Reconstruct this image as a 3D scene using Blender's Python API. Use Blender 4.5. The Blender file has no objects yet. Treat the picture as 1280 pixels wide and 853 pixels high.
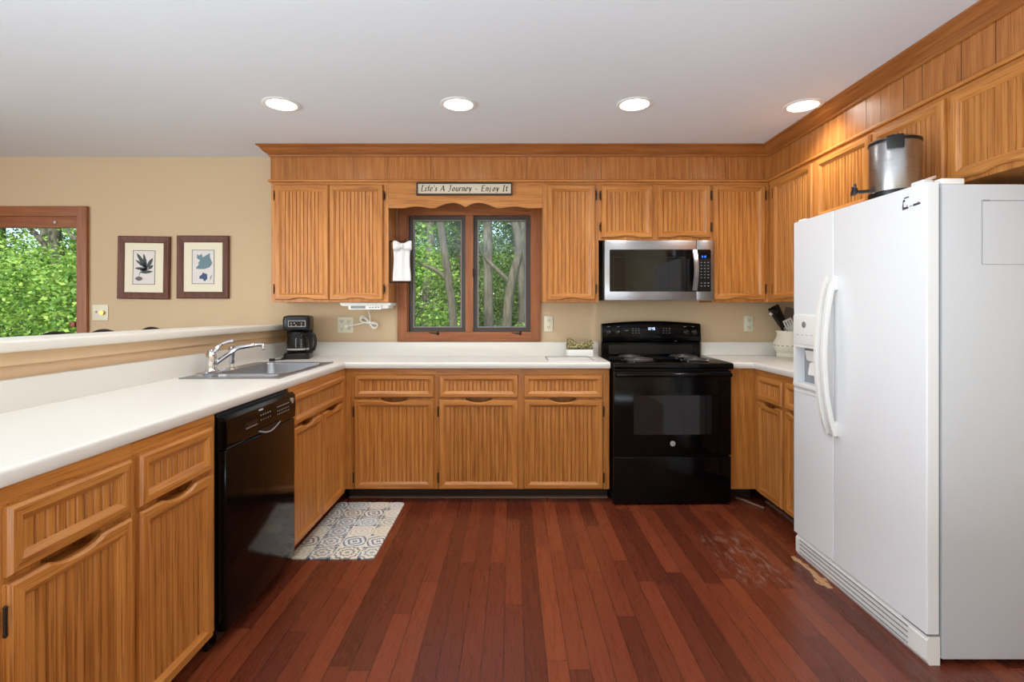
import bpy, bmesh, math, random
from mathutils import Vector, Matrix, noise as mnoise
random.seed(7)
PI = math.pi
scene = bpy.context.scene
COL = scene.collection

# ------------------------------------------------------------------ camera, world, sun, fill lamps, exposure
CAM_Z = 1.25
F = 640.0
cd = bpy.data.cameras.new('camera'); cam = bpy.data.objects.new('camera', cd); COL.objects.link(cam)
cam.location = (0, 0, CAM_Z); cam.rotation_euler = (PI/2, 0, 0)
cd.sensor_width = 36; cd.lens = 36*F/1280; cd.shift_y = -38.5/1280; cd.clip_start = .02; cd.clip_end = 300
scene.camera = cam
vs = scene.view_settings
scene.display_settings.display_device = 'sRGB'
vs.view_transform = 'Standard'; vs.look = 'None'; vs.gamma = 1; vs.use_curve_mapping = False
vs.exposure = 0.05

SKY = 0.42
w = bpy.data.worlds.new('sky'); scene.world = w; w.use_nodes = True
nt = w.node_tree
sky = nt.nodes.new('ShaderNodeTexSky'); sky.sky_type = 'NISHITA'; sky.sun_disc = False
sky.sun_elevation = math.radians(50); sky.sun_rotation = math.radians(190); sky.air_density = 1.0; sky.dust_density = 1.5
nt.links.new(sky.outputs[0], nt.nodes['Background'].inputs[0]); nt.nodes['Background'].inputs[1].default_value = SKY

def lamp(name, kind, loc, energy, color=(1, 1, 1), rot=(0, 0, 0), **kw):
    l = bpy.data.lights.new(name, kind); l.energy = energy; l.color = color
    for k, v in kw.items(): setattr(l, k, v)
    o = bpy.data.objects.new(name, l); o.location = loc; o.rotation_euler = rot; COL.objects.link(o); return o
lamp('sun', 'SUN', (0, -5, 12), 6.5, (1, .95, .86), (math.radians(42), 0, math.radians(-12)), angle=.03)
# area lamps added as daylight fill at unseen rear and dining-side openings
lamp('daylight_fill_rear', 'AREA', (-3.75, -2.55, 1.15), 14, (.82, .92, 1), (math.radians(125), 0, math.radians(-20)), shape='RECTANGLE', size=2.9, size_y=1.7, spread=math.radians(165))
lamp('daylight_fill_dining', 'AREA', (-5.3, -.95, 1.2), 195, (.82, .92, 1), (math.radians(115), 0, math.radians(-90)), shape='RECTANGLE', size=3.2, size_y=1.7, spread=math.radians(165))
lamp('ceiling_fill_uplight', 'AREA', (-.6, -.75, .4), 150, (.80, .91, 1), (math.radians(180), 0, 0), shape='RECTANGLE', size=3.4, size_y=1.3)  # added lamp, unseen, facing up only to brighten the ceiling
CAN_W = 27
CAN_COL = (1, .99, .975)

# ------------------------------------------------------------------ materials
def lin(c):
    return tuple(((x/255)/12.92 if x/255 <= .04045 else ((x/255+.055)/1.055)**2.4) for x in c) + (1,)
MATS = {}
def mat(name, c, rough=.5, metal=0, **kw):
    m = bpy.data.materials.new(name); m.use_nodes = True
    b = m.node_tree.nodes['Principled BSDF']
    b.inputs['Base Color'].default_value = lin(c); b.inputs['Roughness'].default_value = rough; b.inputs['Metallic'].default_value = metal
    for k, v in kw.items(): b.inputs[k.replace('_', ' ')].default_value = v
    MATS[name] = m; return m
class NT:
    def __init__(s, m): s.t = m.node_tree; s.b = s.t.nodes['Principled BSDF']
    def n(s, typ, **kw):
        x = s.t.nodes.new('ShaderNode'+typ)
        for k, v in kw.items():
            if k.startswith('i_'):
                k2 = k[2:]; k2 = int(k2) if k2.isdigit() else k2.replace('_', ' ')
                if hasattr(v, 'is_linked') or isinstance(v, bpy.types.NodeSocket): s.t.links.new(v, x.inputs[k2])
                else: x.inputs[k2].default_value = v
            else: setattr(x, k, v)
        return x
    def link(s, a, b): s.t.links.new(a, b)
    def math(s, op, a, b=0.0, c=0.0):
        x = s.n('Math', operation=op)
        for i, v in enumerate((a, b, c)):
            if isinstance(v, bpy.types.NodeSocket): s.link(v, x.inputs[i])
            else: x.inputs[i].default_value = v
        return x.outputs[0]
    def ramp(s, fac, stops, interp='LINEAR'):
        r = s.n('ValToRGB'); r.color_ramp.interpolation = interp
        e = r.color_ramp.elements
        while len(e) < len(stops): e.new(.5)
        for el, (p, c) in zip(e, stops): el.position = p; el.color = c if len(c) == 4 else lin(c)
        s.link(fac, r.inputs[0]); return r.outputs[0]
    def mix(s, fac, a, b, blend='MIX'):
        x = s.n('Mix', data_type='RGBA', blend_type=blend)
        for k, v in ((0, fac), (6, a), (7, b)):
            if isinstance(v, bpy.types.NodeSocket): s.link(v, x.inputs[k])
            else: x.inputs[k].default_value = v
        return x.outputs[2]

def oak(name, axis, stops=None, rough=.36, boards=None, tint=1.0):
    m = mat(name, (190, 120, 55), rough); t = NT(m)
    stops = stops or [(.3, (150, 90, 38)), (.5, (188, 121, 55)), (.7, (208, 144, 75))]
    co = t.n('TexCoord').outputs['Object']
    rnd = t.n('ObjectInfo').outputs['Random']
    off = t.n('CombineXYZ', i_0=t.math('MULTIPLY', rnd, 13.0), i_1=t.math('MULTIPLY', rnd, 7.0), i_2=t.math('MULTIPLY', rnd, 19.0)).outputs[0]
    v = t.n('VectorMath', operation='ADD', i_0=co, i_1=off).outputs[0]
    if boards:
        sx = t.n('SeparateXYZ', i_0=co)
        wn = t.n('TexWhiteNoise', noise_dimensions='1D', i_W=t.math('FLOOR', t.math('DIVIDE', t.math('ADD', sx.outputs[0], sx.outputs[1]), boards)))
        v = t.n('VectorMath', operation='ADD', i_0=v, i_1=t.n('VectorMath', operation='SCALE', i_0=wn.outputs['Color'], i_Scale=9.0).outputs[0]).outputs[0]
    sc = {'x': (.07, 1, 1), 'y': (1, .07, 1), 'z': (1, 1, .07)}[axis]
    s2 = tuple(.016 if q < .5 else 1 for q in sc)
    v1 = t.n('Mapping', vector_type='POINT', i_Vector=v, i_Scale=sc).outputs[0]
    v2 = t.n('Mapping', vector_type='POINT', i_Vector=v, i_Scale=s2).outputs[0]
    n1 = t.n('TexNoise', i_Vector=v1, i_Scale=55.0, i_Detail=4.0, i_Roughness=.62, i_Distortion=1.0).outputs[0]
    n2 = t.n('TexNoise', i_Vector=v2, i_Scale=300.0, i_Detail=2.0, i_Roughness=.6).outputs[0]
    wv = t.n('TexWave', wave_type='BANDS', bands_direction='DIAGONAL', i_Vector=v1, i_Scale=11.0, i_Distortion=7.0, i_Detail=2.0).outputs['Fac']
    f = t.math('ADD', t.math('MULTIPLY_ADD', n1, .26, .22), t.math('ADD', t.math('MULTIPLY', n2, .22), t.math('MULTIPLY', wv, .12)))
    c = t.ramp(f, stops)
    pores = t.ramp(n2, [(.32, (120, 66, 24)), (.46, (255, 255, 255))])
    c = t.mix(.5, c, pores, 'MULTIPLY')
    hs = t.n('HueSaturation', i_Hue=.5, i_Saturation=1.0, i_Value=t.math('ADD', .93*tint, t.math('MULTIPLY', rnd, .14)), i_Color=c)
    c = hs.outputs[0]
    if boards:
        hb = t.n('HueSaturation', i_Value=t.math('ADD', .93, t.math('MULTIPLY', wn.outputs['Value'], .14)), i_Color=c); c = hb.outputs[0]
    t.link(c, t.b.inputs['Base Color'])
    bp = t.n('Bump', i_Strength=.12, i_Distance=.002, i_Height=n2); t.link(bp.outputs[0], t.b.inputs['Normal'])
    return m
OV = oak('oak_vertical', 'z'); OH = oak('oak_horizontal', 'x'); OY = oak('oak_lengthwise', 'y')
SOF = oak('oak_soffit', 'z', [(.22, (136, 80, 34)), (.5, (176, 110, 52)), (.8, (204, 142, 76))], .27, boards=.42)
crown_stops = [(.22, (120, 68, 28)), (.5, (156, 94, 42)), (.8, (178, 114, 58))]
CRX = oak('oak_crown_across', 'x', crown_stops, .34); CRY = oak('oak_crown_lengthwise', 'y', crown_stops, .34)
WS = [(.22, (116, 64, 28)), (.5, (150, 86, 42)), (.8, (176, 110, 60))]
WV = oak('window_wood_upright', 'z', WS, .4); WH = oak('window_wood_across', 'x', WS, .4)

def plaster(name, c, rough=.85, var=.04, bump=.05, sc=60):
    m = mat(name, c, rough); t = NT(m)
    co = t.n('TexCoord').outputs['Object']
    n = t.n('TexNoise', i_Vector=co, i_Scale=1.3, i_Detail=3.0).outputs[0]
    hs = t.n('HueSaturation', i_Value=t.math('ADD', 1-var/2, t.math('MULTIPLY', n, var)), i_Color=lin(c))
    t.link(hs.outputs[0], t.b.inputs['Base Color'])
    n2 = t.n('TexNoise', i_Vector=co, i_Scale=float(sc), i_Detail=3.0).outputs[0]
    t.link(t.n('Bump', i_Strength=bump, i_Distance=.004, i_Height=n2).outputs[0], t.b.inputs['Normal'])
    return m
WALL = plaster('tan_wall_paint', (206, 182, 148))
CEIL = plaster('white_ceiling_paint', (229, 235, 240), .9)
APRON = plaster('tan_trim_paint', (228, 196, 156), .5)
LEDGE = plaster('cream_ledge_paint', (230, 226, 216), .4)
LAM = plaster('cream_laminate', (228, 225, 217), .3, .02, .01)
WHITE = mat('white_enamel', (234, 237, 240), .32)
FRSHADE = plaster('shaded_textured_steel', (204, 207, 211), .5, .02, .12, 400)  # textured white steel, greyed so its colour holds the side's shade
WPLAST = mat('white_plastic', (238, 238, 234), .4)
IVORY = mat('ivory_plastic', (224, 220, 196), .4)
SLOT = mat('dark_slot', (60, 56, 48), .6)
BLACK = mat('black_enamel', (5, 5, 6), .12, Specular_IOR_Level=.22)
BLACKM = mat('black_plastic', (9, 9, 10), .36)
GLASSB = mat('black_glass', (9, 9, 10), .05)
OVENW = mat('oven_window_glass', (26, 26, 28), .05)
HINGE = mat('dark_bronze', (52, 40, 30), .45, .6)
STEEL = mat('stainless_steel', (176, 176, 178), .28, 1)
t = NT(STEEL); co = t.n('TexCoord').outputs['Object']
nn = t.n('TexNoise', i_Vector=t.n('Mapping', i_Vector=co, i_Scale=(3, 3, 500)).outputs[0], i_Scale=1.0, i_Detail=2.0).outputs[0]
t.link(t.math('ADD', .22, t.math('MULTIPLY', nn, .16)), t.b.inputs['Roughness'])
SINKST = mat('sink_steel', (158, 160, 163), .36, 1)
CHROME = mat('chrome', (224, 226, 230), .08, 1)
GREYL = mat('grey_line', (128, 128, 124), .6)
GREYM = mat('grey_marking', (150, 152, 156), .5)
LABELM = mat('pale_marking', (190, 192, 196), .5)
SILVER = mat('silver_badge', (205, 208, 212), .25, .8)
GASKET = mat('grey_gasket', (140, 144, 148), .6)
SMUDGE = mat('dark_residue', (54, 54, 58), .8)
FAINT = mat('faint_residue', (150, 152, 156), .8)
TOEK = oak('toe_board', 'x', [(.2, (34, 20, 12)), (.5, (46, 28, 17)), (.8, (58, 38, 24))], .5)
SHOE = mat('shoe_moulding_paint', (118, 92, 74), .5)
CLOTH = plaster('white_cotton', (226, 226, 225), .95, .04, .3, 300)
BRASS = mat('brass_knob', (206, 160, 84), .3, .8)
def emit(name, c, s):
    m = mat(name, c); b = m.node_tree.nodes['Principled BSDF']; b.inputs['Emission Color'].default_value = lin(c); b.inputs['Emission Strength'].default_value = s; return m
LENS = emit('lamp_lens', (255, 246, 232), 9); BLUEL = emit('blue_display', (70, 150, 255), 1.0); WLED = emit('white_display', (210, 230, 255), 1.3)
def glass(name, tint=(1, 1, 1, 1), gl=.9):
    m = bpy.data.materials.new(name); m.use_nodes = True; t = m.node_tree; t.nodes.remove(t.nodes['Principled BSDF'])
    a = t.nodes.new('ShaderNodeBsdfTransparent'); a.inputs[0].default_value = tint
    g = t.nodes.new('ShaderNodeBsdfGlossy'); g.inputs['Roughness'].default_value = .02
    lw = t.nodes.new('ShaderNodeLayerWeight'); lw.inputs[0].default_value = .5
    pw_ = t.nodes.new('ShaderNodeMath'); pw_.operation = 'POWER'; pw_.inputs[1].default_value = 5; t.links.new(lw.outputs['Facing'], pw_.inputs[0])
    fr = t.nodes.new('ShaderNodeMath'); fr.operation = 'MULTIPLY_ADD'; fr.inputs[1].default_value = .7; fr.inputs[2].default_value = .022; t.links.new(pw_.outputs[0], fr.inputs[0])
    mx = t.nodes.new('ShaderNodeMixShader'); t.links.new(fr.outputs[0], mx.inputs[0]); t.links.new(a.outputs[0], mx.inputs[1]); t.links.new(g.outputs[0], mx.inputs[2])
    t.links.new(mx.outputs[0], t.nodes['Material Output'].inputs[0]); return m
PANE = glass('window_glass', (.93, .95, .94, 1)); CARAFE = glass('carafe_glass', (.78, .78, .78, 1))

# floor: narrow red-brown boards running away from the camera, worn and scratched on the right
FLOOR = mat('cherry_stained_floor', (90, 34, 22), .3); t = NT(FLOOR)
co = t.n('TexCoord').outputs['Object']; sp = t.n('SeparateXYZ', i_0=co)
uv = t.n('CombineXYZ', i_0=sp.outputs[1], i_1=t.math('ADD', sp.outputs[0], .337+.0765*40)).outputs[0]
row = t.math('FLOOR', t.math('DIVIDE', t.math('ADD', sp.outputs[0], .337+.0765*40), .0765))
shift = t.n('TexWhiteNoise', noise_dimensions='1D', i_W=row).outputs['Value']
yy = t.math('ADD', sp.outputs[1], t.math('MULTIPLY', shift, 5.0))
colid = t.math('FLOOR', t.math('DIVIDE', yy, .88))
idv = t.n('CombineXYZ', i_0=row, i_1=colid).outputs[0]
pw = t.n('TexWhiteNoise', noise_dimensions='2D', i_Vector=idv)
fx = t.math('FRACT', t.math('DIVIDE', t.math('ADD', sp.outputs[0], .337+.0765*40), .0765)); fy = t.math('FRACT', t.math('DIVIDE', yy, .88))
ex = t.math('MINIMUM', fx, t.math('SUBTRACT', 1.0, fx)); ey = t.math('MINIMUM', fy, t.math('SUBTRACT', 1.0, fy))
gap = t.math('MAXIMUM', t.math('LESS_THAN', ex, .022), t.math('LESS_THAN', ey, .0020))
gv = t.n('VectorMath', operation='ADD', i_0=t.n('Mapping', i_Vector=co, i_Scale=(1, .06, 1)).outputs[0], i_1=t.n('VectorMath', operation='SCALE', i_0=pw.outputs['Color'], i_Scale=20.0).outputs[0]).outputs[0]
g1 = t.n('TexNoise', i_Vector=gv, i_Scale=42.0, i_Detail=5.0, i_Roughness=.65, i_Distortion=1.4).outputs[0]
fac = t.math('ADD', t.math('MULTIPLY_ADD', g1, .34, .09), t.math('MULTIPLY_ADD', pw.outputs['Value'], .52, -.02))
c = t.ramp(fac, [(.2, (82, 35, 22)), (.5, (106, 48, 29)), (.75, (124, 59, 35)), (.98, (152, 82, 50))])
c = t.mix(t.math('MULTIPLY', gap, .75), c, lin((44, 20, 15)))
# pale scuffs (their own shape, on the traffic side) and a bare strip by the refrigerator
def box_mask(t, x0, x1, y0, y1, soft):
    a = t.n('MapRange', interpolation_type='SMOOTHSTEP', i_0=sp.outputs[0], i_1=x0, i_2=x0+soft).outputs[0]
    b = t.n('MapRange', interpolation_type='SMOOTHSTEP', i_0=sp.outputs[0], i_1=x1, i_2=x1-soft).outputs[0]
    d = t.n('MapRange', interpolation_type='SMOOTHSTEP', i_0=sp.outputs[1], i_1=y0, i_2=y0+soft).outputs[0]
    e = t.n('MapRange', interpolation_type='SMOOTHSTEP', i_0=sp.outputs[1], i_1=y1, i_2=y1-soft).outputs[0]
    return t.math('MULTIPLY', t.math('MULTIPLY', a, b), t.math('MULTIPLY', d, e))
sn = t.n('TexNoise', i_Vector=t.n('Mapping', i_Vector=co, i_Rotation=(0, 0, .12), i_Scale=(1, .22, 1)).outputs[0], i_Scale=38.0, i_Detail=6.0, i_Roughness=.75).outputs[0]
sc_m = t.math('MULTIPLY', box_mask(t, .95, 1.38, 2.25, 2.95, .16), t.n('MapRange', i_0=sn, i_1=.50, i_2=.64).outputs[0])
c = t.mix(t.math('MULTIPLY', sc_m, .42), c, lin((168, 138, 122)))
wn_ = t.n('TexNoise', i_Vector=t.n('Mapping', i_Vector=co, i_Scale=(1, .35, 1)).outputs[0], i_Scale=26.0, i_Detail=4.0).outputs[0]
dline = t.math('ABSOLUTE', t.math('SUBTRACT', t.math('ADD', sp.outputs[0], t.math('MULTIPLY', t.math('SUBTRACT', wn_, .5), .12)), 1.432))
bare = t.math('MULTIPLY', t.math('LESS_THAN', dline, .017), t.math('MULTIPLY', t.math('GREATER_THAN', sp.outputs[1], 2.30), t.math('LESS_THAN', sp.outputs[1], 2.60)))
c = t.mix(bare, c, lin((198, 150, 104)))
t.link(c, t.b.inputs['Base Color'])
t.link(t.math('ADD', .23, t.math('ADD', t.math('MULTIPLY', g1, .1), t.math('MULTIPLY', sc_m, .3))), t.b.inputs['Roughness'])
bh = t.math('SUBTRACT', t.math('MULTIPLY', g1, .25), gap)
t.link(t.n('Bump', i_Strength=.18, i_Distance=.002, i_Height=bh).outputs[0], t.b.inputs['Normal'])

# patchwork tile pattern printed on the mat (local x across, y along)
RUG = mat('printed_tile_mat', (210, 200, 180), .75); t = NT(RUG)
co = t.n('TexCoord').outputs['Object']; TS = .127
q = t.n('VectorMath', operation='SCALE', i_0=co, i_Scale=1/TS).outputs[0]
sq = t.n('SeparateXYZ', i_0=q)
ix = t.math('FLOOR', sq.outputs[0]); iy = t.math('FLOOR', sq.outputs[1])
r1 = t.n('TexWhiteNoise', noise_dimensions='2D', i_Vector=t.n('CombineXYZ', i_0=ix, i_1=iy).outputs[0])
fx = t.math('SUBTRACT', t.math('FRACT', sq.outputs[0]), .5); fy = t.math('SUBTRACT', t.math('FRACT', sq.outputs[1]), .5)
rad = t.math('SQRT', t.math('ADD', t.math('MULTIPLY', fx, fx), t.math('MULTIPLY', fy, fy)))
ang = t.math('ARCTAN2', fy, fx)
kf = t.math('FLOOR', t.math('ADD', 1.0, t.math('MULTIPLY', r1.outputs['Value'], 3.0)))
pet = t.math('MULTIPLY', t.math('SINE', t.math('MULTIPLY', ang, t.math('MULTIPLY', kf, 4.0))), .5)
pa = t.math('SINE', t.math('ADD', t.math('MULTIPLY', rad, 30.0), t.math('MULTIPLY', pet, 1.9)))
pat = t.math('GREATER_THAN', pa, .25)
sr = t.n('SeparateColor', i_0=r1.outputs['Color'])
ink = t.ramp(sr.outputs[0], [(0, (72, 82, 100)), (.26, (116, 130, 146)), (.5, (200, 190, 168)), (.66, (98, 98, 110)), (.84, (146, 162, 170))], 'CONSTANT')
grd = t.ramp(sr.outputs[1], [(0, (228, 226, 218)), (.35, (218, 221, 220)), (.75, (226, 218, 200))], 'CONSTANT')
c = t.mix(t.math('MULTIPLY', pat, .8), grd, ink)
cor = t.math('MULTIPLY', t.math('GREATER_THAN', t.math('ADD', t.math('ABSOLUTE', fx), t.math('ABSOLUTE', fy)), .76), t.math('GREATER_THAN', sr.outputs[2], .45))
c = t.mix(cor, c, lin((92, 104, 122)))
edge = t.math('GREATER_THAN', t.math('MAXIMUM', t.math('ABSOLUTE', fx), t.math('ABSOLUTE', fy)), .475)
c = t.mix(edge, c, lin((226, 220, 204))); t.link(c, t.b.inputs['Base Color'])

def leafmat(name, cols):
    m = bpy.data.materials.new(name); m.use_nodes = True; t = NT(m)
    r = t.n('NewGeometry').outputs['Random Per Island']
    c = t.ramp(r, cols)
    t.link(c, t.b.inputs['Base Color']); t.b.inputs['Roughness'].default_value = .6
    tr = t.n('BsdfTranslucent'); t.link(c, tr.inputs[0])
    mx = t.n('MixShader'); mx.inputs[0].default_value = .4
    t.link(t.b.outputs[0], mx.inputs[1]); t.link(tr.outputs[0], mx.inputs[2])
    t.link(mx.outputs[0], t.t.nodes['Material Output'].inputs[0]); return m
LEAF_D = leafmat('leaf_shade_green', [(0, (44, 72, 30)), (.5, (76, 112, 42)), (1, (128, 160, 66))])
LEAF_L = leafmat('leaf_bright_green', [(0, (74, 116, 40)), (.5, (122, 164, 62)), (1, (178, 204, 96))])
BARK = mat('grey_bark', (100, 94, 82), .9); t = NT(BARK)
n = t.n('TexNoise', i_Vector=t.n('Mapping', i_Vector=t.n('TexCoord').outputs['Object'], i_Scale=(1, 1, .25)).outputs[0], i_Scale=22.0, i_Detail=6.0).outputs[0]
t.link(t.ramp(n, [(.3, (58, 55, 46)), (.7, (108, 103, 88))]), t.b.inputs['Base Color']); t.link(t.n('Bump', i_Strength=.6, i_Distance=.02, i_Height=n).outputs[0], t.b.inputs['Normal'])
GRASS = plaster('woodland_ground', (92, 112, 54), .95, .5, .5, 8)

# ------------------------------------------------------------------ mesh building
class MB:
    def __init__(s): s.v = []; s.f = []; s.mi = []; s.M = None
    def add(s, vs_, fs, m=0):
        o = len(s.v)
        for p in vs_:
            p = Vector(p); s.v.append(s.M @ p if s.M else p)
        for k, f in enumerate(fs): s.f.append(tuple(i+o for i in f)); s.mi.append(m if isinstance(m, int) else m[k])
        return s
    def box(s, x0, y0, z0, x1, y1, z1, m=0):
        return s.add([(x0,y0,z0),(x1,y0,z0),(x1,y1,z0),(x0,y1,z0),(x0,y0,z1),(x1,y0,z1),(x1,y1,z1),(x0,y1,z1)],
                     [(3,2,1,0),(4,5,6,7),(0,1,5,4),(1,2,6,5),(2,3,7,6),(3,0,4,7)], m)
    def rbox(s, x0, y0, z0, x1, y1, z1, r=.005, seg=2, m=0):
        bm = bmesh.new(); bmesh.ops.create_cube(bm, size=1)
        for v in bm.verts: v.co = Vector(((x0+x1)/2+v.co.x*(x1-x0), (y0+y1)/2+v.co.y*(y1-y0), (z0+z1)/2+v.co.z*(z1-z0)))
        bmesh.ops.bevel(bm, geom=list(bm.edges), offset=r, segments=seg, affect='EDGES', profile=.5)
        bm.verts.index_update(); s.add([v.co.copy() for v in bm.verts], [tuple(v.index for v in f.verts) for f in bm.faces], m); bm.free(); return s
    def prism(s, poly, axis, a0, a1, m=0):
        g = {'x': lambda p, a: (a, p[0], p[1]), 'y': lambda p, a: (p[0], a, p[1]), 'z': lambda p, a: (p[0], p[1], a)}[axis]
        n = len(poly)
        return s.add([g(p, a0) for p in poly]+[g(p, a1) for p in poly],
                     [tuple(range(n))[::-1], tuple(range(n, 2*n))]+[(i, (i+1) % n, n+(i+1) % n, n+i) for i in range(n)], m)
    def loops(s, lp, cap0=True, cap1=True, m=0, closed=True, side=None):
        n = len(lp[0]); fs = []; ms = []
        for k in range(len(lp)-1):
            for i in range(n if closed else n-1):
                j = (i+1) % n; fs.append((k*n+i, k*n+j, (k+1)*n+j, (k+1)*n+i)); ms.append(side(i) if side else m)
        if cap0: fs.append(tuple(range(n))[::-1]); ms.append(m)
        if cap1: fs.append(tuple(range((len(lp)-1)*n, len(lp)*n))); ms.append(m)
        return s.add([p for l in lp for p in l], fs, ms)
    def tube(s, pts, r, n=10, m=0, caps=True):
        pts = [Vector(p) for p in pts]; rr = r if isinstance(r, (list, tuple)) else [r]*len(pts); lp = []
        t0 = (pts[1]-pts[0]).normalized(); up = Vector((0, 0, 1)) if abs(t0.z) < .9 else Vector((1, 0, 0))
        u = t0.cross(up).normalized()
        for i, p in enumerate(pts):
            tt = (pts[min(i+1, len(pts)-1)]-pts[max(i-1, 0)]).normalized()
            u = (u-tt*u.dot(tt)).normalized(); v_ = tt.cross(u)
            lp.append([p+u*math.cos(a)*rr[i]+v_*math.sin(a)*rr[i] for a in [2*PI*k/n for k in range(n)]])
        return s.loops(lp, caps, caps, m)
    def lathe(s, prof, cx=0, cy=0, n=32, m=0, caps=True):
        lp = [[(cx+r*math.cos(2*PI*k/n), cy+r*math.sin(2*PI*k/n), z) for k in range(n)] for r, z in prof]
        return s.loops(lp, caps, caps, m)
    def disc(s, c, r, axis, th, n=24, m=0):
        poly = [(c[0]+r*math.cos(2*PI*k/n), c[1]+r*math.sin(2*PI*k/n)) for k in range(n)]
        return s.prism(poly, axis, th[0], th[1], m)
def obj(name, mb, mats, parent=None, smooth=35, fix=True):
    me = bpy.data.meshes.new(name); me.from_pydata([tuple(v) for v in mb.v], [], mb.f)
    for mm in (mats if isinstance(mats, (list, tuple)) else [mats]): me.materials.append(mm)
    me.polygons.foreach_set('material_index', mb.mi)
    if fix:
        bm = bmesh.new(); bm.from_mesh(me); bmesh.ops.recalc_face_normals(bm, faces=bm.faces); bm.to_mesh(me); bm.free()
    if smooth:
        me.polygons.foreach_set('use_smooth', [True]*len(me.polygons)); me.set_sharp_from_angle(angle=math.radians(smooth))
    o = bpy.data.objects.new(name, me); COL.objects.link(o)
    if parent: o.parent = parent
    return o
def tag(o, label, cat, group=None):
    o['label'] = label; o['category'] = cat
    if group: o['group'] = group
    return o
def thing(name, label, cat, loc=(0, 0, 0), rotz=0, group=None):
    o = bpy.data.objects.new(name, None); o.empty_display_size = .05; COL.objects.link(o); o.location = loc; o.rotation_euler = (0, 0, rotz)
    return tag(o, label, cat, group)
def struct(name, mb, mats, parent=None, **kw):
    o = obj(name, mb, mats, parent, **kw)
    if not parent: o['kind'] = 'structure'
    return o
def kids(o): return [c for c in COL.objects if c.parent == o]
def dup(root, loc, rotz=None, label=None, group=None):
    r = root.copy(); COL.objects.link(r); r.location = loc
    if rotz is not None: r.rotation_euler = (0, 0, rotz)
    if label: r['label'] = label
    if group: r['group'] = group
    for ch in kids(root):
        c = ch.copy(); COL.objects.link(c); c.parent = r
        for g in kids(ch):
            d = g.copy(); COL.objects.link(d); d.parent = c
    return r
def bez(p0, p1, p2, p3, n=12):
    p0, p1, p2, p3 = map(Vector, (p0, p1, p2, p3))
    return [p0*(1-t)**3+p1*3*t*(1-t)**2+p2*3*t*t*(1-t)+p3*t**3 for t in [i/n for i in range(n+1)]]
def crv(pts, n=6):
    P = [Vector(p) for p in pts]; out = []
    for i in range(len(P)-1):
        a, b = P[i], P[i+1]; ta = (P[i+1]-P[max(i-1, 0)])/2; tb = (P[min(i+2, len(P)-1)]-P[i])/2
        for k in range(n):
            q = k/n; out.append(a*(2*q**3-3*q*q+1)+ta*(q**3-2*q*q+q)+b*(-2*q**3+3*q*q)+tb*(q**3-q*q))
    out.append(P[-1]); return out
def seg7(mb, txt, x, z, h, y, dx=None, m=0):
    on = {'0': 'abcdef', '1': 'bc', '2': 'abged', '3': 'abgcd', '4': 'fgbc', '5': 'afgcd', '6': 'afgedc', '7': 'abc', '8': 'abcdefg', '9': 'abcdfg'}
    w_ = h*.5; s_ = h*.13
    for ch in txt:
        if ch == ':':
            mb.box(x, y-.0008, z+h*.25, x+s_, y, z+h*.25+s_, m); mb.box(x, y-.0008, z+h*.65, x+s_, y, z+h*.65+s_, m); x += s_*2.4; continue
        R = {'a': (0, h-s_, w_, h), 'd': (0, 0, w_, s_), 'g': (0, h/2-s_/2, w_, h/2+s_/2), 'f': (0, h/2, s_, h), 'e': (0, 0, s_, h/2), 'b': (w_-s_, h/2, w_, h), 'c': (w_-s_, 0, w_, h/2)}
        for k in on[ch]:
            a = R[k]; mb.box(x+a[0], y-.0008, z+a[1], x+a[2], y, z+a[3], m)
        x += w_*1.45

# ------------------------------------------------------------------ room shell
YW = 3.81; CZ = 2.39; XR = 2.15; XL = -5.5; YB = -2.7
struct('floor', MB().box(XL, YB, -.1, XR+.15, YW+.15, 0), FLOOR)
struct('ceiling', MB().box(XL-.15, YB-.15, CZ, XR+.15, YW+.15, CZ+.15), CEIL)
def holes_wall(x0, x1, z0, z1, y0, y1, holes):
    m = MB(); x = x0
    for (a, b, c, d) in holes:
        m.box(x, y0, z0, a, y1, z1); m.box(a, y0, z0, b, y1, c); m.box(a, y0, d, b, y1, z1); x = b
    m.box(x, y0, z0, x1, y1, z1); return m
KW = (-.80, .165, 1.055, 1.985); DW_ = (-4.75, -3.20, .90, 1.95)
struct('wall_back', holes_wall(XL, XR+.15, 0, CZ, YW, YW+.15, [DW_, KW]), WALL, smooth=0)
struct('wall_right', MB().box(XR, YB, 0, XR+.15, YW, CZ), WALL)
# rear and far-left walls keep wide unseen openings, placed to suit the added daylight lamps
m = MB(); m.box(XL, YB-.15, 0, -5.3, YB, CZ); m.box(-2.2, YB-.15, 0, XR+.15, YB, CZ); m.box(-5.3, YB-.15, 2.2, -2.2, YB, CZ); m.box(-5.3, YB-.15, 0, -2.2, YB, .22)
struct('wall_rear', m, WALL, smooth=0)
m = MB(); m.box(XL-.15, YB, 0, XL, -2.6, CZ); m.box(XL-.15, .75, 0, XL, YW+.15, CZ); m.box(XL-.15, -2.6, 0, XL, .75, .3); m.box(XL-.15, -2.6, 2.2, XL, .75, CZ)
struct('wall_left', m, WALL, smooth=0)
# half wall between kitchen and dining side, with a painted apron board and a cream cap
struct('wall_divider', MB().box(-1.87, .2, 0, -1.69, YW, 1.112), APRON)
struct('trim_1', MB().rbox(-1.69, .2, 1.064, -1.672, YW-.001, 1.111, .003), APRON)
struct('trim_2', MB().rbox(-1.89, .15, 1.112, -1.63, YW-.001, 1.150, .008, 3), LEDGE)

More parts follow.
